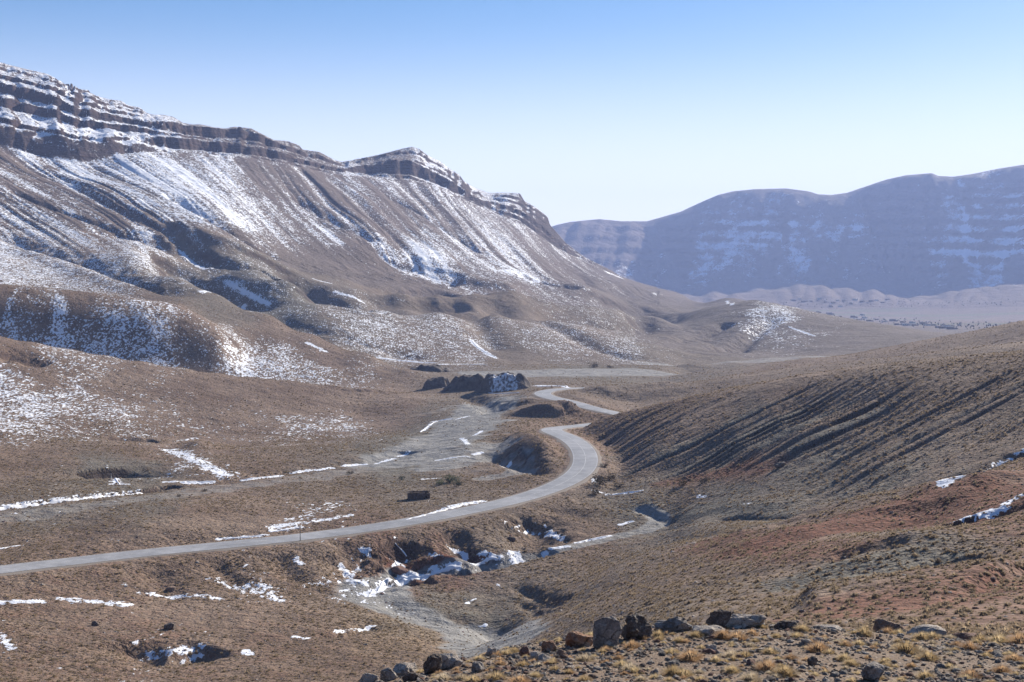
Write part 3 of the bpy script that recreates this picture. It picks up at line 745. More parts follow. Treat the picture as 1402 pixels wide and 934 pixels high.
# slope of the finished surface
dZr = np.gradient(Z, axis=0) / DRr
dZp = np.gradient(Z, axis=1) / (np.gradient(PHI)[None, :] * R2)
slope = np.hypot(dZr, dZp)
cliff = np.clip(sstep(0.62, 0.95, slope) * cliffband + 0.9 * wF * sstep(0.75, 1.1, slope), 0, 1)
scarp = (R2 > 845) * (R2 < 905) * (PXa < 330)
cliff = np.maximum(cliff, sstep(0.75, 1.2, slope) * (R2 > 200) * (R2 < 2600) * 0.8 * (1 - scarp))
snow = np.where(scarp, np.maximum(snow, (.46 + .10 * pnoise(PXa / 60, R2 / 90) + .16 * fbm(X, Y, 12, 2, seed=95)) * sstep(905, 870, R2) * (1 - sstep(230, 330, PXa))), snow)
snow = snow * (1 - cliff * 0.85) * (1 - 0.5 * sstep(0.5, 0.8, slope) * (R2 < 760))
flats = cliffband * (1 - sstep(0.45, 0.62, slope))
snow = np.maximum(snow, flats * 0.78 * (PXa < 260) + flats * 0.42 * (PXa >= 260))
# ------------------------------------------------------------------ materials
class NT:
    def __init__(s, name):
        s.m = bpy.data.materials.new(name); s.m.use_nodes = True
        s.t = s.m.node_tree; s.n = s.t.nodes
        s.bsdf = s.n['Principled BSDF']; s.out = s.n['Material Output']
        s.geo = s.n.new('ShaderNodeNewGeometry')
        s.pos = s.geo.outputs['Position']
    def put(s, sock, v):
        if v is None: return
        if isinstance(v, (int, float)): sock.default_value = v
        elif isinstance(v, tuple): sock.default_value = v if len(v) == 4 or sock.type == 'VECTOR' else (*v, 1)
        else: s.t.links.new(v, sock)
    def math(s, op, a, b=None, c=None, clamp=False):
        q = s.n.new('ShaderNodeMath'); q.operation = op; q.use_clamp = clamp
        s.put(q.inputs[0], a); s.put(q.inputs[1], b)
        if c is not None: s.put(q.inputs[2], c)
        return q.outputs[0]
    def attr(s, name):
        q = s.n.new('ShaderNodeAttribute'); q.attribute_name = name; return q.outputs['Fac']
    def noise(s, size, detail=2, rough=0.5, vec=None, dist=0.0, stretch=None, out='Fac'):
        q = s.n.new('ShaderNodeTexNoise'); q.inputs['Scale'].default_value = 1.0 / size
        q.inputs['Detail'].default_value = detail; q.inputs['Roughness'].default_value = rough
        q.inputs['Distortion'].default_value = dist
        v = vec if vec is not None else s.pos
        if stretch:
            mp = s.n.new('ShaderNodeMapping'); mp.inputs['Scale'].default_value = stretch[:3]
            if len(stretch) > 3: mp.inputs['Rotation'].default_value = (0, 0, stretch[3])
            s.t.links.new(v, mp.inputs[0]); v = mp.outputs[0]
        s.t.links.new(v, q.inputs['Vector'])
        return q.outputs[out]
    def voro(s, size, feature='F1', out='Distance', vec=None, rand=1.0):
        q = s.n.new('ShaderNodeTexVoronoi'); q.feature = feature; q.inputs['Scale'].default_value = 1.0 / size
        q.inputs['Randomness'].default_value = rand
        s.t.links.new(vec if vec is not None else s.pos, q.inputs['Vector']); return q.outputs[out]
    def mix(s, f, a, b, mode='MIX'):
        q = s.n.new('ShaderNodeMix'); q.data_type = 'RGBA'; q.blend_type = mode
        s.put(q.inputs[0], f); s.put(q.inputs[6], a); s.put(q.inputs[7], b); return q.outputs[2]
    def ramp(s, f, *stops):
        q = s.n.new('ShaderNodeValToRGB'); e = q.color_ramp.elements
        while len(e) < len(stops): e.new(0.5)
        for k, (p, c) in enumerate(stops):
            e[k].position = p; e[k].color = (*c, 1) if isinstance(c, tuple) else (c, c, c, 1)
        s.put(q.inputs[0], f); return q.outputs[0]
    def mapr(s, v, a, b, c=0.0, d=1.0):
        q = s.n.new('ShaderNodeMapRange'); s.put(q.inputs[0], v)
        s.put(q.inputs[1], a); s.put(q.inputs[2], b); s.put(q.inputs[3], c); s.put(q.inputs[4], d); return q.outputs[0]
    def bump(s, h, dist, strength=1.0, normal=None):
        q = s.n.new('ShaderNodeBump'); q.inputs['Distance'].default_value = dist; q.inputs['Strength'].default_value = strength
        s.put(q.inputs['Height'], h)
        if normal is not None: s.t.links.new(normal, q.inputs['Normal'])
        return q.outputs[0]
    def finish(s, colr, rough=0.9, normal=None, spec=0.15):
        s.put(s.bsdf.inputs['Base Color'], colr); s.put(s.bsdf.inputs['Roughness'], rough)
        s.bsdf.inputs['Specular IOR Level'].default_value = spec
        if normal is not None: s.t.links.new(normal, s.bsdf.inputs['Normal'])
        return s.m

def land_material(name, scale=1.0, near=False, shale=0.0):
    m = NT(name)
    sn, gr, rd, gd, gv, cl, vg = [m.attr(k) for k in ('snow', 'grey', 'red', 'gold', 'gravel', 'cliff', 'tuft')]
    big = m.noise(38 * scale, 3, 0.6); mid = m.noise(5.0 * scale, 3, 0.6); fine = m.noise(0.9 * scale, 3, 0.65)
    soil = m.mix(m.mapr(big, .3, .7), (0.170, 0.115, 0.084), (0.290, 0.214, 0.160))
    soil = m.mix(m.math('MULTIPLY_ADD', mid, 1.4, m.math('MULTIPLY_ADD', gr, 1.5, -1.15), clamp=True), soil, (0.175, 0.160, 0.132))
    soil = m.mix(m.math('MULTIPLY_ADD', mid, 1.2, m.math('MULTIPLY_ADD', rd, 1.4, -1.15), clamp=True), soil, (0.190, 0.080, 0.050))
    soil = m.mix(m.math('MULTIPLY_ADD', fine, 1.0, m.math('MULTIPLY_ADD', gd, 1.2, -1.1), clamp=True), soil, (0.32, 0.23, 0.145))
    soil = m.mix(1.0, soil, m.ramp(fine, (0.30, 0.62), (0.70, 1.30)), 'MULTIPLY')
    if shale: soil = m.mix(shale, soil, m.mix(mid, (0.115, 0.094, 0.090), (0.215, 0.182, 0.172)))
    # dark low scrub, dot by dot
    dots = m.noise(0.85 * scale, 1, 0.4)
    dfac = m.math('MULTIPLY', m.mapr(dots, 0.50, 0.57), vg)
    soil = m.mix(m.math('MULTIPLY', dfac, 0.75), soil, (0.095, 0.074, 0.050))
    # dry river shingle
    peb = m.noise(0.35, 2, 0.7)
    shingle = m.mix(peb, (0.16, 0.157, 0.15), (0.40, 0.39, 0.37))
    braid = m.noise(5.0, 4, 0.7)
    shingle = m.mix(1.0, shingle, m.ramp(braid, (.35, .7), (.65, 1.15)), 'MULTIPLY')
    gfac = m.math('MULTIPLY_ADD', braid, 1.2, m.math('MULTIPLY_ADD', gv, 2.0, -1.5), clamp=True)
    soil = m.mix(gfac, soil, shingle)
    soil = m.mix(m.math('MULTIPLY', m.attr('fields'), 0.8), soil, (0.13, 0.15, 0.085))
    # bedrock
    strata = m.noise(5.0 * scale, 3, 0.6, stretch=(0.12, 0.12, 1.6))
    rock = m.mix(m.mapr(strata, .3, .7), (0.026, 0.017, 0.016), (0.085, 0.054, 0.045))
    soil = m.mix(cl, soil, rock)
    # snow lying between stones and tufts
    jit = m.noise(0.5 * scale, 2, .6, out='Color')
    mp = m.n.new('ShaderNodeMapping'); mp.inputs['Scale'].default_value = (1.0, 0.42, 1.0); m.t.links.new(m.pos, mp.inputs[0])
    vm = m.n.new('ShaderNodeVectorMath'); vm.operation = 'MULTIPLY_ADD'
    m.put(vm.inputs[0], jit); vm.inputs[1].default_value = (0.8 * scale,) * 3; m.put(vm.inputs[2], mp.outputs[0])
    vcell = m.voro(0.8 * scale, out='Color', vec=vm.outputs[0])
    sc = m.n.new('ShaderNodeSeparateColor'); m.t.links.new(vcell, sc.inputs[0])
    s1 = m.noise(1.1 * scale, 3, 0.62, vec=mp.outputs[0]); s2 = m.noise(7.0 * scale, 4, 0.65)
    wa, wb, wc = (0.40, 0.36, 0.24) if not near else (0.10, 0.35, 0.55)
    sv = m.math('MULTIPLY_ADD', sc.outputs[0], wa, m.math('MULTIPLY_ADD', m.mapr(s1, .28, .72), wb, m.math('MULTIPLY', m.mapr(s2, .3, .7), wc)))
    thr = m.math('MULTIPLY_ADD', sn, -0.84, 0.96)
    sfac = m.mapr(m.math('SUBTRACT', sv, thr), 0.0, 0.04 if scale < 1.5 else (.10 if not near else .22))
    colr = m.mix(sfac, soil, (0.82, 0.85, 0.90))
    b1 = m.math('MULTIPLY_ADD', dfac, 0.6, m.math('MULTIPLY', fine, 0.55))
    b1 = m.math('ADD', b1, m.math('MULTIPLY', peb, 0.18))
    h = m.mix(sfac, b1, m.math('MULTIPLY_ADD', s1, 0.35, 0.55))
    nrm = m.bump(h, 0.85 * scale, 0.95)
    nrm = m.bump(m.math('ADD', mid, m.math('MULTIPLY', m.noise(16 * scale, 3, .6), 2.2)), 1.5 * scale, 0.75, nrm)
    nrm = m.bump(m.math('MULTIPLY', strata, cl), 2.5 * scale, 0.8, nrm)
    return m.finish(colr, m.mapr(sfac, 0, 1, 0.95, 0.6), nrm, 0.12)

M_land = land_material('dry_scrub_ground')
M_far = land_material('mountain_ground', 1.9, shale=.6)
M_farther = land_material('far_mountain_ground', 7.0, near=True, shale=.6)

def knoll_material():
    m = NT('stony_knoll_ground')
    v = m.voro(0.11); vc = m.voro(0.11, out='Color'); v2 = m.voro(0.035); n = m.noise(0.9, 4, .65); n2 = m.noise(0.05, 3, .6)
    soil = m.mix(n, (0.14, 0.095, 0.066), (0.29, 0.215, 0.155))
    sepn = m.n.new('ShaderNodeSeparateColor'); m.t.links.new(vc, sepn.inputs[0])
    stone = m.ramp(sepn.outputs[0], (0.0, (0.14, 0.10, 0.08)), (0.5, (0.28, 0.23, 0.185)), (1.0, (0.48, 0.42, 0.36)))
    fac = m.math('MULTIPLY', m.mapr(v, 0.40, 0.30), m.mapr(sepn.outputs[1], 0.35, 0.4))
    c = m.mix(fac, soil, stone)
    c = m.mix(1.0, c, m.ramp(n2, (0.25, 0.7), (0.75, 1.3)), 'MULTIPLY')
    h = m.math('ADD', m.math('MULTIPLY', m.math('MULTIPLY', fac, m.mapr(v, 0.5, 0.0)), 1.4), m.math('MULTIPLY', v2, -0.35))
    h = m.math('MULTIPLY_ADD', n2, 0.3, h)
    return m.finish(c, 0.93, m.bump(h, 0.05, 1.0), 0.15)
M_knoll = knoll_material()

def rock_material(name, a, b, c=None, lichen=0.0, size=0.3):
    m = NT(name)
    tc = m.n.new('ShaderNodeTexCoord').outputs['Object']
    n = m.noise(size, 5, .65, vec=tc); nf = m.noise(size * .12, 4, .7, vec=tc)
    base = m.mix(m.mapr(n, .35, .65), a, b)
    if c: base = m.mix(m.mapr(m.noise(size * 1.7, 3, .5, vec=tc, dist=.6), .52, .60), base, c)
    base = m.mix(1.0, base, m.ramp(nf, (0.3, 0.62), (0.7, 1.35)), 'MULTIPLY')
    if lichen:
        base = m.mix(m.math('MULTIPLY', m.mapr(m.noise(size * .4, 3, .6, vec=tc), .60, .64), lichen), base, (0.36, 0.35, 0.31))
    jv = m.n.new('ShaderNodeVectorMath'); jv.operation = 'MULTIPLY_ADD'
    m.put(jv.inputs[0], m.noise(size * .7, 4, .7, vec=tc, out='Color')); jv.inputs[1].default_value = (size * .9,) * 3; m.put(jv.inputs[2], tc)
    cr = m.voro(size * 1.3, 'DISTANCE_TO_EDGE', vec=jv.outputs[0])
    crack = m.mapr(cr, 0.0, 0.03)
    base = m.mix(m.math('MULTIPLY', m.math('SUBTRACT', 1.0, crack), m.mapr(n, .48, .6)), base, (0.06, 0.05, 0.045))
    h = m.math('ADD', m.math('MULTIPLY', nf, .5), m.math('MULTIPLY_ADD', crack, .5, n))
    return m.finish(base, .88, m.bump(h, size * .22, .9), .25)
M_rk_grey = rock_material('grey_rock', (0.19, 0.165, 0.15), (0.33, 0.295, 0.26), None, .8, .35)
M_rk_dark = rock_material('dark_rock', (0.09, 0.07, 0.06), (0.18, 0.145, 0.12), None, .5, .25)
M_rk_orange = rock_material('orange_rock', (0.33, 0.165, 0.09), (0.30, 0.19, 0.13), (0.38, 0.31, 0.25), .3, .4)
M_rk_brown = rock_material('brown_rock', (0.16, 0.11, 0.083), (0.27, 0.19, 0.145), None, .3, .3)
M_rk_pale = rock_material('pale_rock', (0.50, 0.44, 0.38), (0.34, 0.285, 0.235), None, .5, .3)
M_rk_red = rock_material('reddish_rock', (0.24, 0.13, 0.095), (0.17, 0.10, 0.08), None, .2, .2)

# ------------------------------------------------------------------ land meshes, split by what they are
ZC = np.full(NP, -1.75)
tuft = np.clip(0.35 + 0.5 * fbm(X, Y, 60, 2, seed=51) + 0.5 * sstep(150, 90, R2), 0, 1)
tuft = tuft * sstep(700, 1100, R2) * (1 - 0.6 * sstep(3000, 4500, R2)) * 1.3 + 0.35 * sstep(90, 200, R2) * (1 - sstep(700, 1100, R2))
tuft *= (1 - np.clip(gravel, 0, 1)) * (1 - cliff)
tuft[road_d < RW + 2.5] = 0
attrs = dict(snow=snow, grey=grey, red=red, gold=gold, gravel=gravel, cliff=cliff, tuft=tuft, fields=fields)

# exact vertex normals of the whole sheet, so that the pieces meet without a seam
Pv = np.stack([X, Y, Z], -1)
tr_ = np.gradient(Pv, axis=0); tp_ = np.gradient(Pv, axis=1)
NV = np.cross(tp_, tr_); NV /= np.linalg.norm(NV, axis=-1, keepdims=True) + 1e-12
NV[NV[..., 2] < 0] *= -1

fr = 0.5 * (RR[:-1] + RR[1:])[:, None] * np.ones((1, NP - 1))
fpx = 0.25 * (PXa[:-1, :-1] + PXa[1:, :-1] + PXa[:-1, 1:] + PXa[1:, 1:])
fgv = gravel[:-1, :-1]
reg = np.zeros(fr.shape, int)                                   # 0 valley floor
reg[(fr > 62)] = 0
hcrease = np.interp(fpx, [760, 800, 850, 985, 1100, 1190, 1300, 1402, 1750, 4000], [560, 520, 412, 350, 318, 302, 292, 300, 300, 300])
reg[(fr > hcrease) & (fpx > 785) & (fr < 1110)] = 2             # hillside on the right
h1 = np.interp(fpx, [-4000, -350, 0, 300, 545, 620, 700, 1060], [590, 590, 580, 600, 650, 860, 1085, 1240])
reg[(fr > h1) & (fpx < 1060) & (fr < 1500)] = 3                 # snow-speckled hills
reg[(fpx < 960) & (fr > np.interp(fpx, [-4000, 0, 200, 400, 700, 960], [1350, 1350, 1400, 1450, 1620, 1900])) & (fr < 4300)] = 4   # mountain
reg[(fr > 1300) & (fr < 2650) & (fpx > 870) & (reg != 4)] = 5   # hill in the valley mouth
reg[(fr >= 2650) & (reg != 4)] = 6                              # far plain
reg[(fr > 4900)] = 7                                            # foothills + far mountains
reg[(fr > np.interp(fpx, [800, 1100, 1250, 1402], [5750, 5750, 5550, 5750]))] = 8
reg[fr < 58] = 1                                                # knoll
reg[(fgv > 0.45) & (reg == 0)] = 9
reg[(fgv > 0.45) & (fr > 640) & (fr < 1250) & (reg == 3)] = 9
REG = {0: ('valley_floor', M_land), 1: ('foreground_knoll', M_knoll), 2: ('scrub_hillside', M_land), 3: ('snow_speckled_hills', M_land),
       4: ('snowy_mountain', M_far), 5: ('valley_hills', M_far), 6: ('far_plain', M_far), 7: ('foothills', M_farther), 8: ('far_mountains', M_farther), 9: ('dry_riverbed', M_land)}
idx = np.arange(NP * NR).reshape(NR, NP)
q4 = np.stack([idx[:-1, :-1], idx[:-1, 1:], idx[1:, 1:], idx[1:, :-1]], -1)
flatP = Pv.reshape(-1, 3); flatN = NV.reshape(-1, 3)
for k, (name, mat) in REG.items():
    q = q4[reg == k]
    used, inv = np.unique(q, return_inverse=True)
    inv = inv.reshape(-1, 4)
    me = bpy.data.meshes.new(name)
    me.vertices.add(len(used)); me.vertices.foreach_set('co', flatP[used].astype(np.float32).ravel())
    me.loops.add(inv.size); me.loops.foreach_set('vertex_index', inv.astype(np.int32).ravel())
    me.polygons.add(len(inv)); me.polygons.foreach_set('loop_start', np.arange(0, inv.size, 4, dtype=np.int32))
    me.update(calc_edges=True)
    me.polygons.foreach_set('use_smooth', np.ones(len(inv), bool))
    me.normals_split_custom_set_from_vertices(flatN[used])
    for an, arr in attrs.items():
        at = me.attributes.new(an, 'FLOAT', 'POINT'); at.data.foreach_set('value', arr.ravel()[used].astype(np.float32))
    me.materials.append(mat)
    o = bpy.data.objects.new(name, me); col.objects.link(o)
    tag(o, kind='structure')
# ------------------------------------------------------------------ standing on the land
def gat(A, x, y):
    """value of a grid array at real positions"""
    x = np.asarray(x, float); y = np.asarray(y, float)
    r = np.hypot(x, y); p = np.arctan2(x, y)
    i = np.clip(np.searchsorted(RR, r) - 1, 0, NR - 2); j = np.clip(np.searchsorted(PHI, p) - 1, 0, NP - 2)
    a = np.clip((r - RR[i]) / (RR[i + 1] - RR[i]), 0, 1); b = np.clip((p - PHI[j]) / (PHI[j + 1] - PHI[j]), 0, 1)
    return (A[i, j] * (1 - a) * (1 - b) + A[i + 1, j] * a * (1 - b) + A[i, j + 1] * (1 - a) * b + A[i + 1, j + 1] * a * b)
def zat(x, y): return gat(Z, x, y)

def mesh_obj(name, V_, F_, mat, parent=None, smooth=False, loc=None):
    me = bpy.data.meshes.new(name); me.from_pydata([tuple(v) for v in V_], [], [tuple(f) for f in F_]); me.update()
    if smooth: me.polygons.foreach_set('use_smooth', np.ones(len(me.polygons), bool))
    if mat is not None: me.materials.append(mat)
    o = bpy.data.objects.new(name, me); col.objects.link(o)
    if parent: o.parent = parent
    if loc is not None: o.location = loc
    return o
def empty(name, loc, rz=0.0):
    o = bpy.data.objects.new(name, None); col.objects.link(o); o.location = loc; o.rotation_euler = (0, 0, rz)
    o.empty_display_size = 0.2
    return o

# ---- road: asphalt, gravel shoulders, worn centre line
def asphalt():
    m = NT('worn_asphalt')
    n = m.noise(3.0, 4, .6); f = m.noise(0.12, 3, .7)
    c = m.mix(m.mapr(n, .3, .7), (0.30, 0.295, 0.29), (0.46, 0.455, 0.45))
    c = m.mix(1.0, c, m.ramp(m.noise(14.0, 3, .6), (.35, .7), (.82, 1.1)), 'MULTIPLY')
    c = m.mix(1.0, c, m.ramp(f, (.3, .8), (.7, 1.2)), 'MULTIPLY')
    return m.finish(c, .55, m.bump(f, .02, .5), .5)
M_asph = asphalt()
def shoulder():
    m = NT('road_shoulder_gravel')
    c = m.mix(m.noise(.3, 4, .7), (0.17, 0.14, 0.115), (0.33, 0.29, 0.25))
    return m.finish(c, .9, m.bump(m.noise(.15, 3, .7), .05, .8), .2)
M_shld = shoulder()
def linepaint():
    m = NT('worn_line_paint')
    c = m.mix(m.mapr(m.noise(.8, 3, .7), .42, .55), (0.36, 0.36, 0.36), (0.75, 0.75, 0.73))
    return m.finish(c, .6, None, .3)
M_paint = linepaint()
T_ = np.gradient(RP[:, :2], axis=0); T_ /= np.linalg.norm(T_, axis=1)[:, None]
NRM = np.c_[-T_[:, 1], T_[:, 0]]
def ribbon(name, offs, lift, mat, kind='structure', parent=None, rng=(0, None), wav=None):
    P = RP[rng[0]:rng[1]]; N_ = NRM[rng[0]:rng[1]]
    n = len(offs); V_ = []
    for i in range(len(P)):
        for k, (o_, l_) in enumerate(zip(offs, lift)):
            oo = o_
            if wav is not None and k in (0, n - 1): oo = o_ * (1 + wav * float(pnoise(np.array([i * .37]), np.array([o_ * 3.1]))[0]))
            V_.append((P[i, 0] + N_[i, 0] * oo, P[i, 1] + N_[i, 1] * oo, P[i, 2] + l_))
    F_ = [(i * n + k + 1, i * n + k, (i + 1) * n + k, (i + 1) * n + k + 1) for i in range(len(P) - 1) for k in range(n - 1)]
    o = mesh_obj(name, V_, F_, mat, parent, smooth=True)
    if kind: tag(o, kind=kind)
    return o
ribbon('road_shoulder', [-5.7, -4.9, -3.8, 0, 3.8, 4.9, 5.7], [-.42, -.06, -.04, -.02, -.04, -.06, -.42], M_shld, wav=.12)
road = ribbon('road', [-4.1, -2.0, 0, 2.0, 4.1], [.0, .035, .06, .035, .0], M_asph)
ribbon('centre_line', [-.07, .07], [.075, .075], M_paint, kind='structure')
for sgn in (-1, 1):
    ribbon('edge_line', sorted([sgn * 3.75, sgn * 3.87]), [.02, .02], M_paint, kind='structure')

# ---- rocks
def rock_mesh(name, seed, dims, sub=3, cuts=9, rough=.09, boxy=.5, mat=None):
    rg = random.Random(seed); bm = bmesh.new()
    bmesh.ops.create_icosphere(bm, subdivisions=sub, radius=1.0)
    planes = []
    for _ in range(cuts):
        v = Vector((rg.gauss(0, 1), rg.gauss(0, 1), rg.gauss(0, .8))).normalized(); planes.append((v, rg.uniform(.55, .9)))
    off = Vector((rg.uniform(0, 50), rg.uniform(0, 50), rg.uniform(0, 50)))
    from mathutils import noise as mn
    for v in bm.verts:
        c = v.co.copy()
        m_ = max(abs(c.x), abs(c.y), abs(c.z)); c = c.lerp(c / m_ * .85, boxy)
        for n, d in planes:
            q = c.dot(n) - d
            if q > 0: c -= n * q * .93
        c += c.normalized() * (mn.fractal(c * 1.4 + off, 1.0, 2.1, 4) * rough * 1.6)
        c += Vector((mn.noise(c * 5 + off), mn.noise(c * 5 + off * 1.7), mn.noise(c * 5 - off))) * rough * .5
        v.co = Vector((c.x * dims[0] / 2, c.y * dims[1] / 2, c.z * dims[2] / 2))
    me = bpy.data.meshes.new(name); bm.to_mesh(me); bm.free()
    if mat: me.materials.append(mat)
    return me

def place_rock(name, px, row, wpx, hpx, depth, mat, label, cat='rock', seed=0, rz=0.0, sink=.2, sub=5, tilt=(0, 0), boxy=.35, cuts=10, rough=.08, rmin=22.0, group=None, rmax=None):
    """px,row = middle of the foot of the rock in the photograph; wpx,hpx its size there"""
    x, y, z = vis(px, row, rmin)
    r = math.hypot(x, y)
    if rmax and r > rmax:
        r = rmax; ph = math.atan2(x, y); x, y = r * math.sin(ph), r * math.cos(ph)
    z = float(zat(x, y))
    sink = min(.5, sink + .06)
    w = wpx * r / F * (.88 if r < 60 else 1); h = hpx * r / F / (1 - sink) * (.92 if r < 60 else 1)
    me = rock_mesh(name, seed, (w * 1.18, w * depth, h * 1.12), sub, cuts, rough, boxy, mat)
    o = bpy.data.objects.new(name, me); col.objects.link(o)
    o.location = (x, y + w * depth * .3, z + h * (.5 - sink)); o.rotation_euler = (tilt[0], tilt[1], rz)
    return tag(o, label, cat, group)
PX, ROW = proj(X, Y, Z)
RK = place_rock
RK('boulder', 832, 888, 42, 46, .8, M_rk_grey, 'tall upright grey boulder with a cracked flat face, largest rock on the knoll', 'boulder', 3, .2, .12, boxy=.6, cuts=12, rmax=35)
RK('boulder', 795, 886, 40, 22, .8, M_rk_orange, 'rounded orange boulder leaning on the left side of the tall grey boulder', 'boulder', 8, .1, .2, boxy=.3, rmax=34.6)
RK('outcrop', 872, 876, 62, 34, .8, M_rk_dark, 'dark jagged outcrop just right of the tall grey boulder', 'outcrop', 12, .4, .2, tilt=(.1, .25), boxy=.5, cuts=16, rough=.15, rmax=36)
RK('outcrop', 926, 864, 62, 18, .7, M_rk_grey, 'low lumpy grey outcrop between the dark jagged outcrop and the cracked ledge', 'outcrop', 15, -.1, .3, boxy=.5, cuts=16, rough=.15, rmax=36.5)
RK('rock_slab', 972, 870, 48, 12, .9, M_rk_pale, 'flat pale slab lying in front of the cracked ledge', 'slab', 19, .1, .4, boxy=.7, cuts=10, rmax=36)
RK('outcrop', 1012, 860, 84, 18, .6, M_rk_pale, 'long cracked ledge on the crest of the knoll', 'outcrop', 23, .05, .3, boxy=.6, cuts=22, rough=.16, rmax=37)
RK('outcrop', 984, 861, 44, 24, .5, M_rk_dark, 'dark shaded block forming the left end of the cracked ledge', 'outcrop', 24, .35, .2, boxy=.6, cuts=14, rough=.12, rmax=36.3)
RK('boulder', 1218, 856, 38, 30, .9, M_rk_brown, 'rounded brown boulder standing alone on the crest at the right', 'boulder', 31, .0, .15, boxy=.2, cuts=7, rmax=37)
RK('boulder', 1236, 857, 24, 14, .9, M_rk_dark, 'small dark rock tucked against the right side of the brown boulder', 'rock', 32, .0, .2, rmax=36.8)
RK('rock_slab', 1270, 862, 60, 15, .8, M_rk_pale, 'long pale slab right of the rounded brown boulder', 'slab', 34, .05, .4, boxy=.5, cuts=12, rmax=36.5)
RK('rock_slab', 1325, 862, 46, 12, .7, M_rk_red, 'low reddish slab between the long pale slab and the big dark tussock', 'slab', 37, -.05, .3, boxy=.6, rmax=36.5)
RK('rock_slab', 1140, 858, 52, 8, .7, M_rk_pale, 'thin pale bedrock strip on the crest left of the brown boulder', 'slab', 38, 0, .4, boxy=.7, rmax=36.5)
RK('boulder', 1080, 862, 36, 11, .8, M_rk_dark, 'low dark rock on the crest right of the cracked ledge', 'rock', 39, 0, .3, rmax=36.5)
RK('boulder', 592, 922, 28, 26, .8, M_rk_dark, 'dark blue-grey boulder with a golden tussock on top, at the left end of the knoll', 'boulder', 41, .3, .12, boxy=.5, rmax=30)
RK('rock_slab', 614, 916, 42, 20, .8, M_rk_pale, 'pale weathered slab behind the dark boulder at the left end of the knoll', 'slab', 43, .2, .3, boxy=.5, cuts=14, rmax=30.5)
RK('boulder', 505, 937, 30, 18, .8, M_rk_pale, 'leftmost rock of the knoll, pale and angular on the lower edge', 'rock', 44, .0, .2, boxy=.5, rmax=27.6)
RK('boulder', 533, 932, 26, 17, .8, M_rk_grey, 'grey blocky rock second from the left end of the knoll', 'rock', 46, .5, .2, boxy=.5, rmax=28)
RK('rock_slab', 553, 922, 40, 16, .8, M_rk_pale, 'pale broken slab third from the left end of the knoll', 'slab', 47, .3, .3, boxy=.6, cuts=14, rmax=28.8)
RK('boulder', 564, 933, 30, 13, .9, M_rk_dark, 'low dark rock below the pale broken slab at the knoll\'s left end', 'rock', 48, .2, .2, rmax=28)
RK('boulder', 718, 899, 17, 14, .9, M_rk_red, 'small reddish block left of the orange boulder', 'rock', 51, .4, .1, boxy=.7, rmax=32)
RK('boulder', 752, 893, 22, 15, .9, M_rk_orange, 'small orange-brown rock nearest to the orange boulder on its left', 'rock', 52, .1, .15, rmax=33)
RK('boulder', 733, 905, 15, 13, .9, M_rk_pale, 'small pinkish-grey rock below the small reddish block', 'rock', 53, .1, .15, boxy=.6, rmax=32)
RK('boulder', 767, 900, 14, 11, .9, M_rk_brown, 'small brown rock below and left of the orange boulder', 'rock', 54, .1, .15, rmax=33)
RK('boulder', 834, 888, 16, 12, .9, M_rk_pale, 'small pale rock lying against the foot of the tall grey boulder', 'rock', 55, .8, .15, boxy=.5, rmax=33.5)
RK('boulder', 672, 898, 18, 12, .9, M_rk_pale, 'white-topped rock beside the golden tussock above the knoll\'s left slope', 'rock', 56, .8, .15, boxy=.5, rmax=31)
RK('boulder', 655, 921, 20, 15, .9, M_rk_grey, 'grey angular rock in the middle of the knoll\'s left slope', 'rock', 57, .3, .15, boxy=.5, rmax=29.5)
RK('boulder', 1196, 933, 38, 22, .9, M_rk_grey, 'pointed grey rock on the lower edge near the right corner', 'rock', 58, .3, .15, boxy=.3, cuts=14, rmax=27)
RK('boulder', 976, 894, 16, 11, .9, M_rk_pale, 'small pale rock below the flat pale slab in front of the ledge', 'rock', 59, .3, .15, boxy=.5, rmax=32)
RK('boulder', 1045, 893, 20, 6, .9, M_rk_pale, 'thin flat pale stone in the middle of the knoll below the ledge', 'rock', 60, .0, .2, boxy=.7, rmax=32)
RK('boulder', 1112, 912, 16, 13, .9, M_rk_dark, 'dark block on the knoll midway between the ledge and the pointed grey rock', 'rock', 61, .3, .15, boxy=.5, rmax=30)
# rocks out on the valley floor
for px, row, w, h, mat, lab, sd_ in [
    (233, 862, 15, 9, M_rk_dark, 'dark boulder standing alone on the plain near the lower left', 71),
    (545, 788, 26, 12, M_rk_red, 'rust-red block at the mouth of the snowy gully under the road', 72),
    (130, 857, 9, 6, M_rk_dark, 'small dark rock left of the lone dark boulder on the plain', 73),
    (233, 810, 16, 6, M_rk_brown, 'brown rock among the snow patches at the foot of the road bank', 74),
    (1069, 640, 15, 8, M_rk_dark, 'dark rock half way down the gullied hillside', 75),
    (700, 741, 12, 6, M_rk_dark, 'dark rock on the road bank below the road bend', 76)]:
    RK('boulder', px, row, w, h, .9, mat, lab, 'rock', sd_, .3, .15, sub=3, rmin=100)

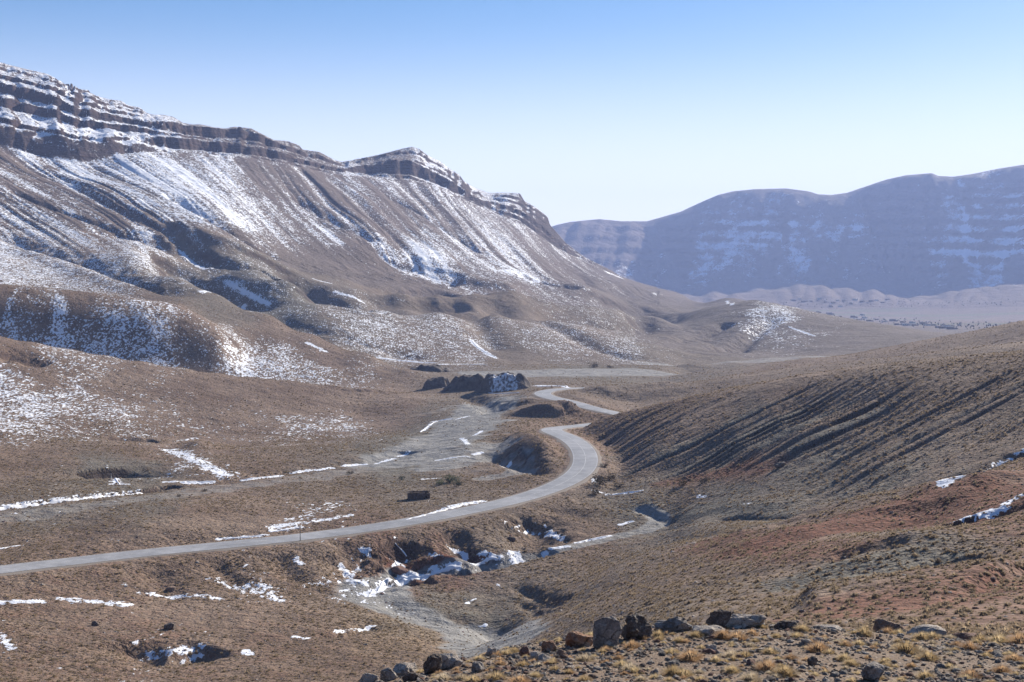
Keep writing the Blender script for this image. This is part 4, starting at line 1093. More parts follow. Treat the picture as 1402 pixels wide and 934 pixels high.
# ---- grass tussocks
def straw(name, a, b):
    m = NT(name)
    oi = m.n.new('ShaderNodeObjectInfo').outputs['Random']
    tc = m.n.new('ShaderNodeTexCoord').outputs['Object']
    n = m.noise(.08, 2, .6, vec=tc)
    f = m.math('ADD', m.math('MULTIPLY', n, .6), m.math('MULTIPLY', oi, .5))
    c = m.mix(m.mapr(f, .2, .85), a, b)
    m.finish(c, .8, None, .2)
    tl = m.n.new('ShaderNodeBsdfTranslucent'); m.t.links.new(c, tl.inputs[0]); ms = m.n.new('ShaderNodeMixShader'); ms.inputs[0].default_value = .5
    m.t.links.new(m.bsdf.outputs[0], ms.inputs[1]); m.t.links.new(tl.outputs[0], ms.inputs[2]); m.t.links.new(ms.outputs[0], m.out.inputs[0])
    return m.m
M_gold = straw('golden_straw', (0.44, 0.32, 0.17), (0.70, 0.57, 0.35))
M_oran = straw('orange_straw', (0.44, 0.28, 0.155), (0.66, 0.47, 0.28))
M_pale = straw('pale_straw', (0.48, 0.39, 0.27), (0.72, 0.62, 0.46))
M_scrub = straw('dry_scrub', (0.30, 0.22, 0.14), (0.55, 0.43, 0.28))
M_core = straw('dead_stems', (0.17, 0.125, 0.08), (0.29, 0.22, 0.145))
M_twig = straw('dark_bush_twigs', (0.045, 0.038, 0.03), (0.09, 0.075, 0.055))
def tussock_mesh(name, seed, mat, blades=230, w=1.0, h=.62, core=None):
    """clump of width 1: dense dome of fine blades fanning out over a dark core of dead stems"""
    rg = random.Random(seed); V_, F_, MI = [], [], []
    rings = [(0.0, .30), (.11, .28), (.20, .19), (.25, .06), (.24, -.12)]
    b0 = len(V_); V_.append((0, 0, .22)); sg = 9
    for rr_, hh_ in rings[1:]:
        for k in range(sg):
            a = 2 * PI * k / sg; q = rr_ * rg.uniform(.85, 1.15)
            V_.append((q * math.cos(a), q * math.sin(a), hh_ * .75 * rg.uniform(.85, 1.15)))
    for k in range(sg): F_.append((0, 1 + k, 1 + (k + 1) % sg)); MI.append(1)
    for j in range(len(rings) - 2):
        for k in range(sg):
            a = 1 + j * sg + k; b = 1 + j * sg + (k + 1) % sg
            F_.append((a, a + sg, b + sg, b)); MI.append(1)
    for _ in range(blades):
        a = rg.uniform(0, 2 * PI); t = math.sqrt(rg.random()); lean = t * 1.3
        L_ = rg.uniform(.34, .55) * h / .62
        bx, by = .22 * t * math.cos(a), .22 * t * math.sin(a)
        da = a + rg.uniform(-.5, .5)
        dx, dy, dz = math.sin(lean) * math.cos(da), math.sin(lean) * math.sin(da), math.cos(lean)
        wv = rg.uniform(.006, .013) * (1 if blades > 100 else 2.2); sx, sy = -math.sin(da) * wv, math.cos(da) * wv
        m_ = (bx + dx * L_ * .55, by + dy * L_ * .55, dz * L_ * .6)
        tp = (bx + dx * L_ * 1.05, by + dy * L_ * 1.05, dz * L_ * .95 - .05 * t)
        i = len(V_)
        V_ += [(bx - sx, by - sy, -.05), (bx + sx, by + sy, -.05), (m_[0] + sx, m_[1] + sy, m_[2]), (m_[0] - sx, m_[1] - sy, m_[2]), tp]
        F_ += [(i, i + 1, i + 2, i + 3), (i + 3, i + 2, i + 4)]; MI += [0, 0]
    me = bpy.data.meshes.new(name); me.from_pydata(V_, [], F_); me.update()
    me.materials.append(mat); me.materials.append(core or M_core)
    me.polygons.foreach_set('material_index', MI)
    return me
TM = {k: [tussock_mesh('tussock', 100 + i * 7 + j, m, 420, h=.55) for i in range(3)] for j, (k, m) in enumerate([('golden', M_gold), ('orange', M_oran), ('pale', M_pale)])}
M_low = [tussock_mesh('low_tuft', 300 + i, M_scrub, 70, h=.5) for i in range(3)]
for me in M_low:                                             # thicker blades, they are seen from afar
    pass

tus = [(1367,874,32,'golden',1),(1395,882,32,'orange',0),(990,874,26,'orange',0),(1010,876,30,'orange',0),(801,905,28,'pale',1),(865,888,24,'orange',0),(848,903,17,'orange',0),(901,872,20,'golden',0),(931,879,20,'golden',0),(953,872,20,'golden',0),(946,903,34,'orange',0),(863,919,26,'pale',0),(922,925,30,'golden',1),(936,927,28,'golden',0),(734,927,18,'golden',1),(801,933,20,'golden',1),(878,932,18,'pale',0),(717,912,15,'golden',0),(703,892,13,'golden',0),
 (968,862,14,'orange',0),(1030,870,19,'orange',0),(1002,900,26,'pale',0),(1020,900,24,'golden',0),(1054,895,22,'golden',1),(1063,874,17,'golden',0),(1120,893,33,'orange',1),(1156,904,22,'golden',1),(1082,903,20,'orange',0),(1050,918,32,'orange',0),(1074,925,36,'golden',1),(1028,933,30,'pale',0),(1002,921,25,'golden',0),(1099,864,22,'golden',0),(1158,884,18,'orange',0),
 (1183,870,26,'golden',0),(1231,857,16,'golden',0),(1216,864,20,'orange',0),(1262,875,24,'golden',0),(1276,874,22,'golden',0),(1241,894,34,'golden',1),(1271,904,30,'golden',1),(1165,911,22,'golden',1),(1267,930,27,'golden',1),(1327,890,26,'orange',0),(1342,873,22,'golden',0),(1372,921,26,'orange',1),(1329,928,28,'orange',0),(1248,913,14,'orange',0),(1196,888,12,'orange',0),(1388,905,24,'orange',0),(1301,868,16,'pale',0),(1310,884,16,'orange',0),
 (604,900,20,'golden',0),(607,932,24,'pale',0),(633,931,22,'pale',0),(679,931,28,'golden',1),(657,904,18,'golden',0),(694,896,18,'golden',0),(704,893,16,'golden',0),(710,937,30,'orange',0),(737,912,14,'pale',0),(760,918,16,'golden',0),(830,909,14,'orange',0),(980,906,18,'golden',0),(1110,880,14,'orange',0),(1210,908,16,'golden',0),(1300,915,18,'golden',0),(1350,900,16,'golden',0)]
lmk = [('the tall grey boulder', 832), ('the cracked ledge', 1010), ('the rounded brown boulder', 1218), ('the dark boulder at the left end', 592), ('the right edge of the picture', 1402), ('the small reddish block', 718)]
info = []
for (px, row, w, tint, dark) in tus:
    li = min(range(len(lmk)), key=lambda k: abs(lmk[k][1] - px))
    info.append((li, tint, px, row, w, dark))
ordw = ['leftmost', 'second', 'third', 'fourth', 'fifth', 'sixth', 'seventh', 'eighth', 'ninth', 'tenth', 'eleventh', 'twelfth', 'thirteenth', 'fourteenth', 'fifteenth', 'sixteenth']
rgt = random.Random(5)
for li in range(len(lmk)):
    for tint in ('golden', 'orange', 'pale'):
        grp = sorted([q for q in info if q[0] == li and q[1] == tint], key=lambda q: q[2])
        for k, (_, _, px, row, w, dark) in enumerate(grp):
            x, y, z = vis(px, row, 22); r = math.hypot(x, y)
            if r > 38: ph = math.atan2(x, y); r = 36.0; x, y = r * math.sin(ph), r * math.cos(ph)
            o = bpy.data.objects.new('grass_tussock', rgt.choice(TM[tint])); col.objects.link(o)
            s_ = w * r / F * 1.18
            o.location = (x, y, float(zat(x, y)) - .01); o.rotation_euler = (rgt.uniform(-.1, .1), rgt.uniform(-.1, .1), rgt.uniform(0, 6.28))
            o.scale = (s_, s_, s_ * rgt.uniform(.95, 1.2))
            if px == 604: o.location.z += .30
            if len(grp) == 1: lab = f'the one {tint} dry grass tussock nearest to {lmk[li][0]}'
            elif k == 0: lab = f'leftmost {tint} grass tussock around {lmk[li][0]}'
            else: lab = f'{ordw[k]} {tint} grass tussock from the left around {lmk[li][0]}'
            tag(o, lab, 'tussock', 'dry grass tussocks on the stony knoll')

# ---- low scrub over the whole near valley: nearest ones singly, the rest as one mass
rg_ = np.random.default_rng(23)
mask_vis = ROW <= np.minimum.accumulate(np.where(front, ROW, 9e9), axis=0) + 5
def scatter(r0, r1, dens_, p0=-0.395, p1=0.395):
    n = int(dens_ * 0.5 * (p1 - p0) * (r1 ** 2 - r0 ** 2))
    r = np.sqrt(rg_.uniform(r0 ** 2, r1 ** 2, n)); p = rg_.uniform(p0, p1, n)
    return r * np.sin(p), r * np.cos(p)
xs, ys = [], []
for a, b, dn in [(62, 200, 2.3), (200, 330, 1.9), (330, 460, 1.4), (460, 640, .85), (640, 1100, .30)]:
    x_, y_ = scatter(a, b, dn); xs.append(x_); ys.append(y_)
tx, ty = np.concatenate(xs), np.concatenate(ys)
vis_ok = gat(mask_vis.astype(float), tx, ty) > 0.2
keepp = vis_ok & (gat(road_d, tx, ty) > RW + 1.6)
prob = 0.06 + 1.1 * np.clip(0.48 + 1.5 * fbm(tx, ty, 46, 5, gain=.65, seed=71), 0, 1)
prob *= 1 - 0.93 * np.clip(gat(gravel, tx, ty) * 1.5, 0, 1)
prob *= 1 - 0.72 * np.clip(gat(facem, tx, ty) * gat(grey, tx, ty) * 1.6, 0, 1)
prob *= 1 - 0.5 * np.clip(gat(snow, tx, ty) * 1.3, 0, 1)
prob *= 1 - 0.5 * np.clip(gat(slope, tx, ty) - .45, 0, 1)
keepp &= rg_.random(len(tx)) < prob
tx, ty = tx[keepp], ty[keepp]; tz = zat(tx, ty) - .03
tr = np.hypot(tx, ty)
tsz = np.clip(rg_.lognormal(-.72, .42, len(tx)), .2, 1.3) * (1 + .35 * sstep(250, 600, tr))
print('tufts', len(tx))
appar = tsz / tr; infr = np.abs(np.arctan2(tx, ty)) < .345
order = np.argsort(-(appar * infr))
single = order[:232]; rest = np.setdiff1d(np.arange(len(tx)), single)
for i in single:
    o = bpy.data.objects.new('scrub_tuft', M_low[int(i) % 3]); col.objects.link(o)
    o.location = (tx[i], ty[i], tz[i]); s_ = float(tsz[i]); o.scale = (s_, s_, s_); o.rotation_euler = (0, 0, float(i) * 1.7)
    tag(o, 'low dry scrub tuft on the slope right behind the knoll', 'tuft', 'low scrub tufts on the slope behind the knoll')

def instance_stuff(name, P, scale, rotz, protos, tiltamt=0.0):
    me = bpy.data.meshes.new(name); me.vertices.add(len(P)); me.vertices.foreach_set('co', np.asarray(P, np.float32).ravel())
    a = me.attributes.new('size', 'FLOAT_VECTOR', 'POINT'); a.data.foreach_set('vector', np.asarray(scale, np.float32).ravel())
    a = me.attributes.new('turn', 'FLOAT_VECTOR', 'POINT'); a.data.foreach_set('vector', np.asarray(rotz, np.float32).ravel())
    a = me.attributes.new('pick', 'INT', 'POINT'); a.data.foreach_set('value', RNG.integers(0, len(protos), len(P)).astype(np.int32))
    o = bpy.data.objects.new(name, me); col.objects.link(o)
    ng = bpy.data.node_groups.new(name + '_nodes', 'GeometryNodeTree')
    ng.interface.new_socket('Geometry', in_out='INPUT', socket_type='NodeSocketGeometry')
    ng.interface.new_socket('Geometry', in_out='OUTPUT', socket_type='NodeSocketGeometry')
    gi = ng.nodes.new('NodeGroupInput'); go = ng.nodes.new('NodeGroupOutput')
    jg = ng.nodes.new('GeometryNodeGeometryToInstance')
    for pr in reversed(protos):
        oi = ng.nodes.new('GeometryNodeObjectInfo'); oi.inputs['Object'].default_value = pr; oi.transform_space = 'ORIGINAL'
        ng.links.new(oi.outputs['Geometry'], jg.inputs[0])
    ip = ng.nodes.new('GeometryNodeInstanceOnPoints')
    ip.inputs['Pick Instance'].default_value = True
    def na(n_, t_):
        q = ng.nodes.new('GeometryNodeInputNamedAttribute'); q.data_type = t_; q.inputs['Name'].default_value = n_; return q.outputs[0]
    ng.links.new(gi.outputs[0], ip.inputs['Points']); ng.links.new(jg.outputs[0], ip.inputs['Instance'])
    ng.links.new(na('pick', 'INT'), ip.inputs['Instance Index'])
    ng.links.new(na('turn', 'FLOAT_VECTOR'), ip.inputs['Rotation']); ng.links.new(na('size', 'FLOAT_VECTOR'), ip.inputs['Scale'])
    ng.links.new(ip.outputs[0], go.inputs[0])
    md = o.modifiers.new('scatter', 'NODES'); md.node_group = ng
    return tag(o, kind='stuff')
def protos_of(meshes):
    out = []
    for me in meshes: out.append(next(o for o in col.objects if o.type == 'MESH' and o.data == me and 'category' in o))
    return out
n = len(rest); tt_ = tsz[rest]
instance_stuff('low_scrub', np.c_[tx[rest], ty[rest], tz[rest]], np.c_[tt_, tt_, tt_ * rg_.uniform(.8, 1.2, n)], np.c_[np.zeros(n), np.zeros(n), rg_.uniform(0, 6.28, n)], protos_of(M_low))

# ---- stones on the knoll
stone_mats = [M_rk_pale, M_rk_brown, M_rk_grey, M_rk_red, M_rk_dark, M_rk_pale, M_rk_grey, M_rk_pale]
SM = [rock_mesh('stone', 500 + i, (1, rgt.uniform(.65, .95), rgt.uniform(.4, .7)), 2, 7, .10, .45, m) for i, m in enumerate(stone_mats)]
x_, y_ = scatter(22, 44, 95, -.16, .40)
ok = gat(PXa, x_, y_) > 430
x_, y_ = x_[ok], y_[ok]
sz = np.clip(rg_.lognormal(-2.72, .50, len(x_)), .025, .36)
dn = np.clip(.55 + .7 * fbm(x_, y_, 3.0, 3, seed=81), .12, 1)
ok = rg_.random(len(x_)) < dn; x_, y_, sz = x_[ok], y_[ok], sz[ok]
z_ = zat(x_, y_) + sz * .05
r_ = np.hypot(x_, y_); pp = np.arctan2(x_, y_)
order = np.argsort(-(sz / r_ * (np.abs(pp) < .345) * (r_ < 37)))
single = order[:262]; rest = order[262:]
print('stones', len(x_))
used_m = set()
for k, i in enumerate(single):
    j = k % len(SM)
    o = bpy.data.objects.new('stone', SM[j]); col.objects.link(o)
    o.location = (x_[i], y_[i], z_[i]); s_ = float(sz[i]); o.scale = (s_, s_, s_)
    o.rotation_euler = (rgt.uniform(-.4, .4), rgt.uniform(-.4, .4), rgt.uniform(0, 6.28))
    cn = ['pale', 'brown', 'grey', 'reddish', 'dark', 'pale', 'grey', 'pale'][j]
    tag(o, f'loose {cn} angular stone lying among the tussocks of the knoll', 'stone', f'loose {cn} stones scattered over the knoll')
n = len(rest); q = sz[rest]
instance_stuff('small_stones', np.c_[x_[rest], y_[rest], z_[rest]], np.c_[q, q, q], rg_.uniform(-.5, .5, (n, 3)) + np.c_[np.zeros(n), np.zeros(n), rg_.uniform(0, 6.28, n)], protos_of(SM))
# sparse small tufts between the stones
x_, y_ = scatter(23, 40, 2.8, -.14, .40); ok = gat(PXa, x_, y_) > 500; x_, y_ = x_[ok], y_[ok]; n = len(x_)
q = np.clip(rg_.lognormal(-1.65, .35, n), .1, .38)
instance_stuff('small_grass', np.c_[x_, y_, zat(x_, y_) - .02], np.c_[q, q, q * 1.1], np.c_[np.zeros(n), np.zeros(n), rg_.uniform(0, 6.28, n)], protos_of([TM['golden'][0], TM['orange'][1], TM['pale'][2], TM['golden'][1]]))
# scattered stones over the valley slopes
x_, y_ = scatter(95, 420, .22); ok = (gat(mask_vis.astype(float), x_, y_) > .2) & (gat(road_d, x_, y_) > RW + 1); x_, y_ = x_[ok], y_[ok]; n = len(x_)
q = np.clip(rg_.lognormal(-1.3, .45, n), .12, 1.1)
instance_stuff('valley_stones', np.c_[x_, y_, zat(x_, y_)], np.c_[q, q, q], np.c_[np.zeros(n), np.zeros(n), rg_.uniform(0, 6.28, n)], protos_of([SM[1], SM[3], SM[4], SM[0]]))

# ---- dark bushes
def bush_mesh(name, seed, mat, leaves=420, spread=1.0):
    rg = random.Random(seed); V_, F_ = [], []
    blobs = [(rg.uniform(-.35, .35), rg.uniform(-.25, .25), rg.uniform(.12, .42), rg.uniform(.16, .30)) for _ in range(7)]
    for _ in range(8):                                     # stems
        a = rg.uniform(0, 6.28); e = (.4 * math.cos(a), .3 * math.sin(a), rg.uniform(.25, .5)); i = len(V_)
        V_ += [(-.02, 0, -.05), (.02, 0, -.05), (e[0] + .006, e[1], e[2]), (e[0] - .006, e[1], e[2]), (0, .02, -.05)]
        F_ += [(i, i + 1, i + 2, i + 3), (i + 1, i + 4, i + 2), (i + 4, i, i + 3)]
    for _ in range(leaves):
        b = rg.choice(blobs); d = Vector((rg.gauss(0, 1), rg.gauss(0, 1), rg.gauss(0, 1))).normalized() * b[3] * rg.uniform(.55, 1.1)
        c = Vector((b[0], b[1], max(b[2], .05))) + d
        if c.z < -.02: continue
        u = Vector((rg.gauss(0, 1), rg.gauss(0, 1), rg.gauss(0, 1))).normalized() * rg.uniform(.03, .06)
        w = u.orthogonal().normalized() * rg.uniform(.015, .03); i = len(V_)
        V_ += [c - u, c + w, c + u, c - w]; F_.append((i, i + 1, i + 2, i + 3))
    me = bpy.data.meshes.new(name); me.from_pydata([tuple(v) for v in V_], [], F_); me.update(); me.materials.append(mat); return me
M_green = straw('dusty_green_leaves', (0.05, 0.06, 0.045), (0.10, 0.115, 0.075))
BM = [bush_mesh('bush', 700 + i, M_twig) for i in range(3)]; BG = [bush_mesh('bush', 720 + i, M_green) for i in range(2)]
for px, row, w, kind, lab in [
    (820, 664, 34, 0, 'wide dark bush in the hollow right of the road bend'),
    (833, 657, 22, 0, 'dark bush uphill of the wide one, at the foot of the gullied hill'),
    (828, 640, 16, 0, 'dark bush at the roadside, highest of those right of the bend'),
    (812, 676, 20, 0, 'low dark bush lowest of those right of the road bend'),
    (846, 668, 14, 0, 'small dark bush rightmost of those beside the road bend'),
    (616, 661, 26, 1, 'largest dusty green bush on the flat beyond the road'),
    (628, 665, 16, 1, 'dusty green bush right of the largest one beyond the road'),
    (604, 664, 16, 1, 'low green bush left of the largest one beyond the road'),
    (549, 657, 12, 1, 'small pointed dark green bush near the snow line beyond the road'),
    (480, 649, 11, 0, 'small dark bush by the stream left of the green ones'),
    (985, 532, 8, 0, 'small dark bush on the skyline of the gullied hill'),
    (935, 664, 22, 0, 'brown bush at the foot of the gullies'),
    (962, 661, 18, 0, 'brown bush right of the other at the foot of the gullies'),
    (245, 680, 10, 0, 'dark bush beside the left stream'),
    (280, 673, 9, 0, 'tiny dark bush on the near bank of the left stream'),
    (812, 503, 16, 0, 'dark clump of scrub on the far gravel flat'),
    (835, 504, 9, 0, 'small dark clump right of the other on the far gravel flat')]:
    x, y, z = vis(px, row, 200); r = math.hypot(x, y); s_ = w * r / F
    o = bpy.data.objects.new('bush', (BG if kind else BM)[px % (2 if kind else 3)]); col.objects.link(o)
    o.location = (x, y, float(zat(x, y))); o.scale = (s_, s_, s_ * .75); o.rotation_euler = (0, 0, px * .3)
    tag(o, lab, 'bush', 'bushes on the valley floor')

# ---- roadside marker post
def box_vf(x0, x1, y0, y1, z0, z1, tz=0.0):
    V_ = [(x0, y0, z0), (x1, y0, z0), (x1, y1, z0), (x0, y1, z0), (x0 + tz, y0 + tz, z1), (x1 - tz, y0 + tz, z1), (x1 - tz, y1 - tz, z1), (x0 + tz, y1 - tz, z1)]
    return V_, [(3, 2, 1, 0), (4, 5, 6, 7), (0, 1, 5, 4), (1, 2, 6, 5), (2, 3, 7, 6), (3, 0, 4, 7)]
def simple_mat(name, a, b, size, rough=.8):
    m = NT(name); tc = m.n.new('ShaderNodeTexCoord').outputs['Object']; n = m.noise(size, 4, .6, vec=tc)
    return m.finish(m.mix(m.mapr(n, .3, .7), a, b), rough, m.bump(n, size * .3, .6), .3)
M_steel = simple_mat('dull_dark_steel', (.05, .05, .052), (.10, .10, .10), .2, .55)
M_conc = simple_mat('weathered_concrete', (.22, .21, .19), (.36, .34, .31), .2)
x, y, z = vis(411, 741, 200); z = float(zat(x, y))
po = empty('marker_post', (x, y, z), .3)
tag(po, 'thin dark marker post standing on the near edge of the road', 'post')
v_, f_ = box_vf(-.075, .075, -.05, .05, .05, 2.25, .008); mesh_obj('pole', v_, f_, M_steel, po)
v_, f_ = box_vf(-.10, .10, -.065, .065, 2.25, 2.36, .03); mesh_obj('cap', v_, f_, M_steel, po)
v_, f_ = box_vf(-.22, .22, -.22, .22, -.3, .10, .04); mesh_obj('footing', v_, f_, M_conc, po)

# ---- ruined roofless hut of mud and stone
M_mud = simple_mat('mud_and_stone_wall', (.085, .062, .048), (.17, .125, .095), .25)
x, y, z = vis(573, 684, 250); z = float(zat(x, y)) - .1
hut = empty('ruined_hut', (x, y + 1.6, z), .05)
tag(hut, 'small ruined roofless hut of dark mud walls beyond the road', 'hut')
def wall_piece(x0, x1, y0, y1, h0, seed, name='wall'):
    rg = random.Random(seed); n = max(3, int(max(x1 - x0, y1 - y0) / .45)); V_, F_ = [], []
    lx = (x1 - x0) >= (y1 - y0)
    for i in range(n + 1):
        t = i / n; h = h0 + rg.uniform(-.14, .10)
        j1, j2 = rg.uniform(-.04, .04), rg.uniform(-.04, .04)
        if lx: a, b = (x0 + (x1 - x0) * t, y0 + j1), (x0 + (x1 - x0) * t, y1 + j2)
        else: a, b = (x0 + j1, y0 + (y1 - y0) * t), (x1 + j2, y0 + (y1 - y0) * t)
        V_ += [(*a, -.5), (*b, -.5), (*b, h), (*a, h)]
    for i in range(n):
        p, q = i * 4, i * 4 + 4
        for k in range(4):
            F_.append((p + k, p + (k + 1) % 4, q + (k + 1) % 4, q + k))
    F_ += [(0, 1, 2, 3), (n * 4 + 3, n * 4 + 2, n * 4 + 1, n * 4)]
    o = mesh_obj(name, V_, F_, M_mud, hut); return o
HW = 31 * math.hypot(x, y) / F / 2
wall_piece(-HW, HW * .55, -1.9, -1.45, 2.1, 1); wall_piece(HW * .72, HW, -1.9, -1.45, 1.9, 2)
wall_piece(-HW, HW, 1.45, 1.9, 2.15, 3); wall_piece(-HW, -HW + .45, -1.44, 1.44, 2.1, 4); wall_piece(HW - .45, HW, -1.44, 1.44, 1.95, 5)
for k in range(7):
    me = SM[k % 5]; o = bpy.data.objects.new('fallen_stone', me); col.objects.link(o); o.parent = hut
    o.location = (HW + rgt.uniform(-1.2, 1.0), -2.2 + rgt.uniform(-1.0, .1), .05); q_ = rgt.uniform(.25, .5); o.scale = (q_, q_, q_); o.rotation_euler = (0, 0, k)

# ---- cut earth mounds by the gravel flat
def mound_mat():
    m = NT('dark_cut_earth')
    n = m.noise(3, 4, .65); st_ = m.noise(2.0, 3, .6, stretch=(1, 1, .18))
    c = m.mix(m.mapr(n, .35, .65), (.095, .078, .068), (.17, .142, .12))
    c = m.mix(1.0, c, m.ramp(st_, (.3, .75), (.7, 1.25)), 'MULTIPLY')
    sn_ = m.attr('snow'); s1 = m.noise(1.3, 4, .65, stretch=(1, 1, .35))
    f = m.mapr(m.math('ADD', s1, m.math('MULTIPLY', sn_, .36)), .74, .92)
    c = m.mix(f, c, (.82, .85, .9))
    return m.finish(c, .9, m.bump(m.math('ADD', n, st_), .8, .8), .15)
M_mound = mound_mat()
def earth_mound(px, row, wpx, hpx, label, seed, snowside=0.0, lean=.0, depth=1.0, flat=.3, edge=2.3):
    x0, y0, z0 = vis(px, row, 500); r = math.hypot(x0, y0)
    w = wpx * r / F / 2; h = hpx * r / F; d_ = w * depth
    n = 44; V_, F_, sn_ = [], [], []
    for j in range(n + 1):
        for i in range(n + 1):
            u = -1.25 + 2.5 * i / n; v = -1.25 + 2.5 * j / n
            uu = u + .22 * float(pnoise(np.array([u * 2.5 + seed]), np.array([v * 2.5]))[0])
            q = (abs(uu) ** edge + abs(v) ** edge) ** (1 / edge)
            s_ = np.clip((1.0 - q) / (1 - flat), 0, 1); s_ = s_ * (1.25 - .25 * s_)
            top = 1 + lean * u + .16 * float(pnoise(np.array([u * 3 + seed * 3.1]), np.array([v * 3 + 2]))[0]) + .10 * float(pnoise(np.array([u * 9 + seed]), np.array([v * 9 + 2]))[0])
            xw, yw = x0 + u * w, y0 + d_ + v * d_
            hz_ = h * s_ * top - (.8 if q > 1.02 else 0)
            V_.append((xw, yw, float(zat(xw, yw)) + hz_))
            sn_.append(snowside * (float(sstep(-.75, -.35, u) * (1 - sstep(.1, .6, u + v * .3))) if v < -.1 else .25) if s_ > .02 else .0)
    for j in range(n):
        for i in range(n):
            a = j * (n + 1) + i; F_.append((a, a + 1, a + n + 2, a + n + 1))
    o = mesh_obj('earth_mound', V_, F_, M_mound, smooth=True)
    at = o.data.attributes.new('snow', 'FLOAT', 'POINT'); at.data.foreach_set('value', np.array(sn_, np.float32))
    return tag(o, label, 'earth mound', 'cut earth mounds beside the gravel flat')
earth_mound(597, 532, 40, 12, 'low flat-topped dark earth mound, leftmost of the three in the near row', 1, .05, flat=.62, depth=.9)
earth_mound(641, 535, 68, 18, 'broad dark earth mound in the middle of the near row', 2, .05, lean=.12, flat=.5, depth=.7)
earth_mound(691, 536, 80, 22, 'tallest earth mound with a bluish snow patch on its near face', 3, .9, lean=-.15, flat=.42, depth=.7)
earth_mound(588, 509, 54, 8, 'dark earth mound standing behind the near row, by the snow strip', 4, .15, flat=.6, depth=.8)

# ---- snow drifts that lie proud of the ground
def snow_mat():
    m = NT('old_snow'); n = m.noise(.7, 4, .6)
    return m.finish(m.mix(n, (.80, .83, .88), (.90, .91, .93)), .55, m.bump(n, .15, .6), .3)
M_snow = snow_mat()
def drift(pts, w, h, label, seed, rmin=200, brk=.0):
    P = smooth_poly(wpoly(pts, rmin), 2) if len(pts) > 2 else wpoly(pts, rmin)
    w = w * .52; h = h * .7
    P = resample(P, max(.45, w * .45)); n = len(P)
    T2 = np.gradient(P, axis=0); T2 /= np.linalg.norm(T2, axis=1)[:, None] + 1e-9
    N2 = np.c_[-T2[:, 1], T2[:, 0]]; i_ = np.arange(n)
    ends = np.minimum(1, np.minimum(i_ + .3, n - 1 - i_ + .3) / 4.0)
    wl = w * (1 + .6 * pnoise(i_ * .31 + seed, i_ * 0 + seed) + .5 * pnoise(i_ * .9 + seed, i_ * 0 + 3)) * np.sqrt(ends)
    wr = w * (1 + .6 * pnoise(i_ * .27 + seed * 2, i_ * 0 + 9) + .5 * pnoise(i_ * .8 + seed, i_ * 0 + 5)) * np.sqrt(ends)
    brk = 1
    if brk: g_ = np.clip(1.4 + 2.2 * pnoise(i_ * .22 + seed * 5, i_ * 0 + 1.5), .08, 1); wl *= g_; wr *= g_
    V_, F_ = [], []; cs_ = [-1, -.8, -.45, 0, .45, .8, 1]
    for k in range(n):
        for c in cs_:
            o_ = c * (wl[k] if c < 0 else wr[k]) * .5
            xx, yy = P[k] + N2[k] * o_
            V_.append((xx, yy, float(zat(xx, yy)) + (h * (1 - c * c) * min(1, ends[k]) + .04 if abs(c) < 1 else -.25)))
    m_ = len(cs_)
    for k in range(n - 1):
        for c in range(m_ - 1): F_.append((k * m_ + c + 1, k * m_ + c, (k + 1) * m_ + c, (k + 1) * m_ + c + 1))
    o = mesh_obj('snow_drift', V_, F_, M_snow, smooth=True)
    return tag(o, label, 'snow drift', 'snow drifts on the valley floor')
drift([(553,713),(590,704),(625,693),(659,686)], 2.6, .35, 'long white snow drift along the far edge of the road, before the bend', 1)
drift([(-40,701),(0,696),(60,690),(100,685),(150,680),(196,676)], 2.0, .3, 'long thin snow drift in the stream bed at the left edge', 2)
drift([(228,660),(262,659),(296,659)], 1.8, .25, 'thin snow drift at the foot of the grey cut bank by the stream', 3)
drift([(331,657),(360,654),(386,650)], 1.6, .25, 'short snow drift on the stream bank right of the cut bank', 4)
drift([(401,647),(426,644)], 1.4, .2, 'short snow drift in the middle of the left stream', 5)
drift([(788,744),(812,738),(834,734)], 1.5, .3, 'white snow strip lying in the dry stream below the road bend', 6)
drift([(836,678),(858,674),(880,672)], 1.3, .25, 'thin snow strip at the foot of the gullied hill', 7)
drift([(540,790),(560,792),(582,789),(600,784),(632,776)], 2.3, .4, 'thick snow drift at the foot of the red gully under the road', 8, brk=1)
drift([(541,768),(547,778),(556,790)], 1.8, .3, 'steep snow tongue running down the red gully under the road', 9)
drift([(640,771),(662,768),(682,766)], 2.2, .35, 'snow drift in the gully right of the red one', 10, brk=1)
drift([(505,816),(520,803),(545,794)], 1.6, .25, 'curved snow edge round the outer side of the dry riverbed', 11)
drift([(374,728),(395,725),(414,722)], 1.4, .25, 'snow patch just beyond the road, behind the marker post', 15)
drift([(310,738),(345,735),(366,732)], 1.1, .2, 'thin snow line on the far edge of the road, left of the post', 16)
drift([(0,752),(26,747)], 1.3, .25, 'small snow patch beyond the road at the left edge', 17)
drift([(541,744),(548,751),(557,762)], 1.4, .25, 'short diagonal snow tongue above the red gully', 18)
drift([(152,648),(158,656),(164,664)], 1.5, .25, 'small snow chute on the grey cut bank', 20)
drift([(575,592),(585,584),(597,577),(620,573)], 2.0, .3, 'crooked snow patch at the edge of the grey river shingle', 21)
drift([(735,530),(756,529),(776,529)], 2.5, .3, 'snow strip beyond the far road bend', 22, 500)
drift([(602,531),(625,531),(652,533)], 2.0, .3, 'thin snow line at the foot of the middle earth mound', 23, 500)
drift([(668,538),(690,539),(712,538)], 2.0, .4, 'snow line at the foot of the tallest earth mound', 24, 500)
drift([(522,491),(560,494),(600,497)], 4.0, .4, 'snow strip at the foot of the hill left of the gravel flat', 25, 600, brk=1)
drift([(604,499),(640,499),(668,500)], 2.6, .3, 'snow strip on the near edge of the gravel flat', 26, 600, brk=1)
drift([(312,388),(338,400),(368,417)], 3.2, .4, 'narrow white snow chute down the grey spur on the left', 27, 900)
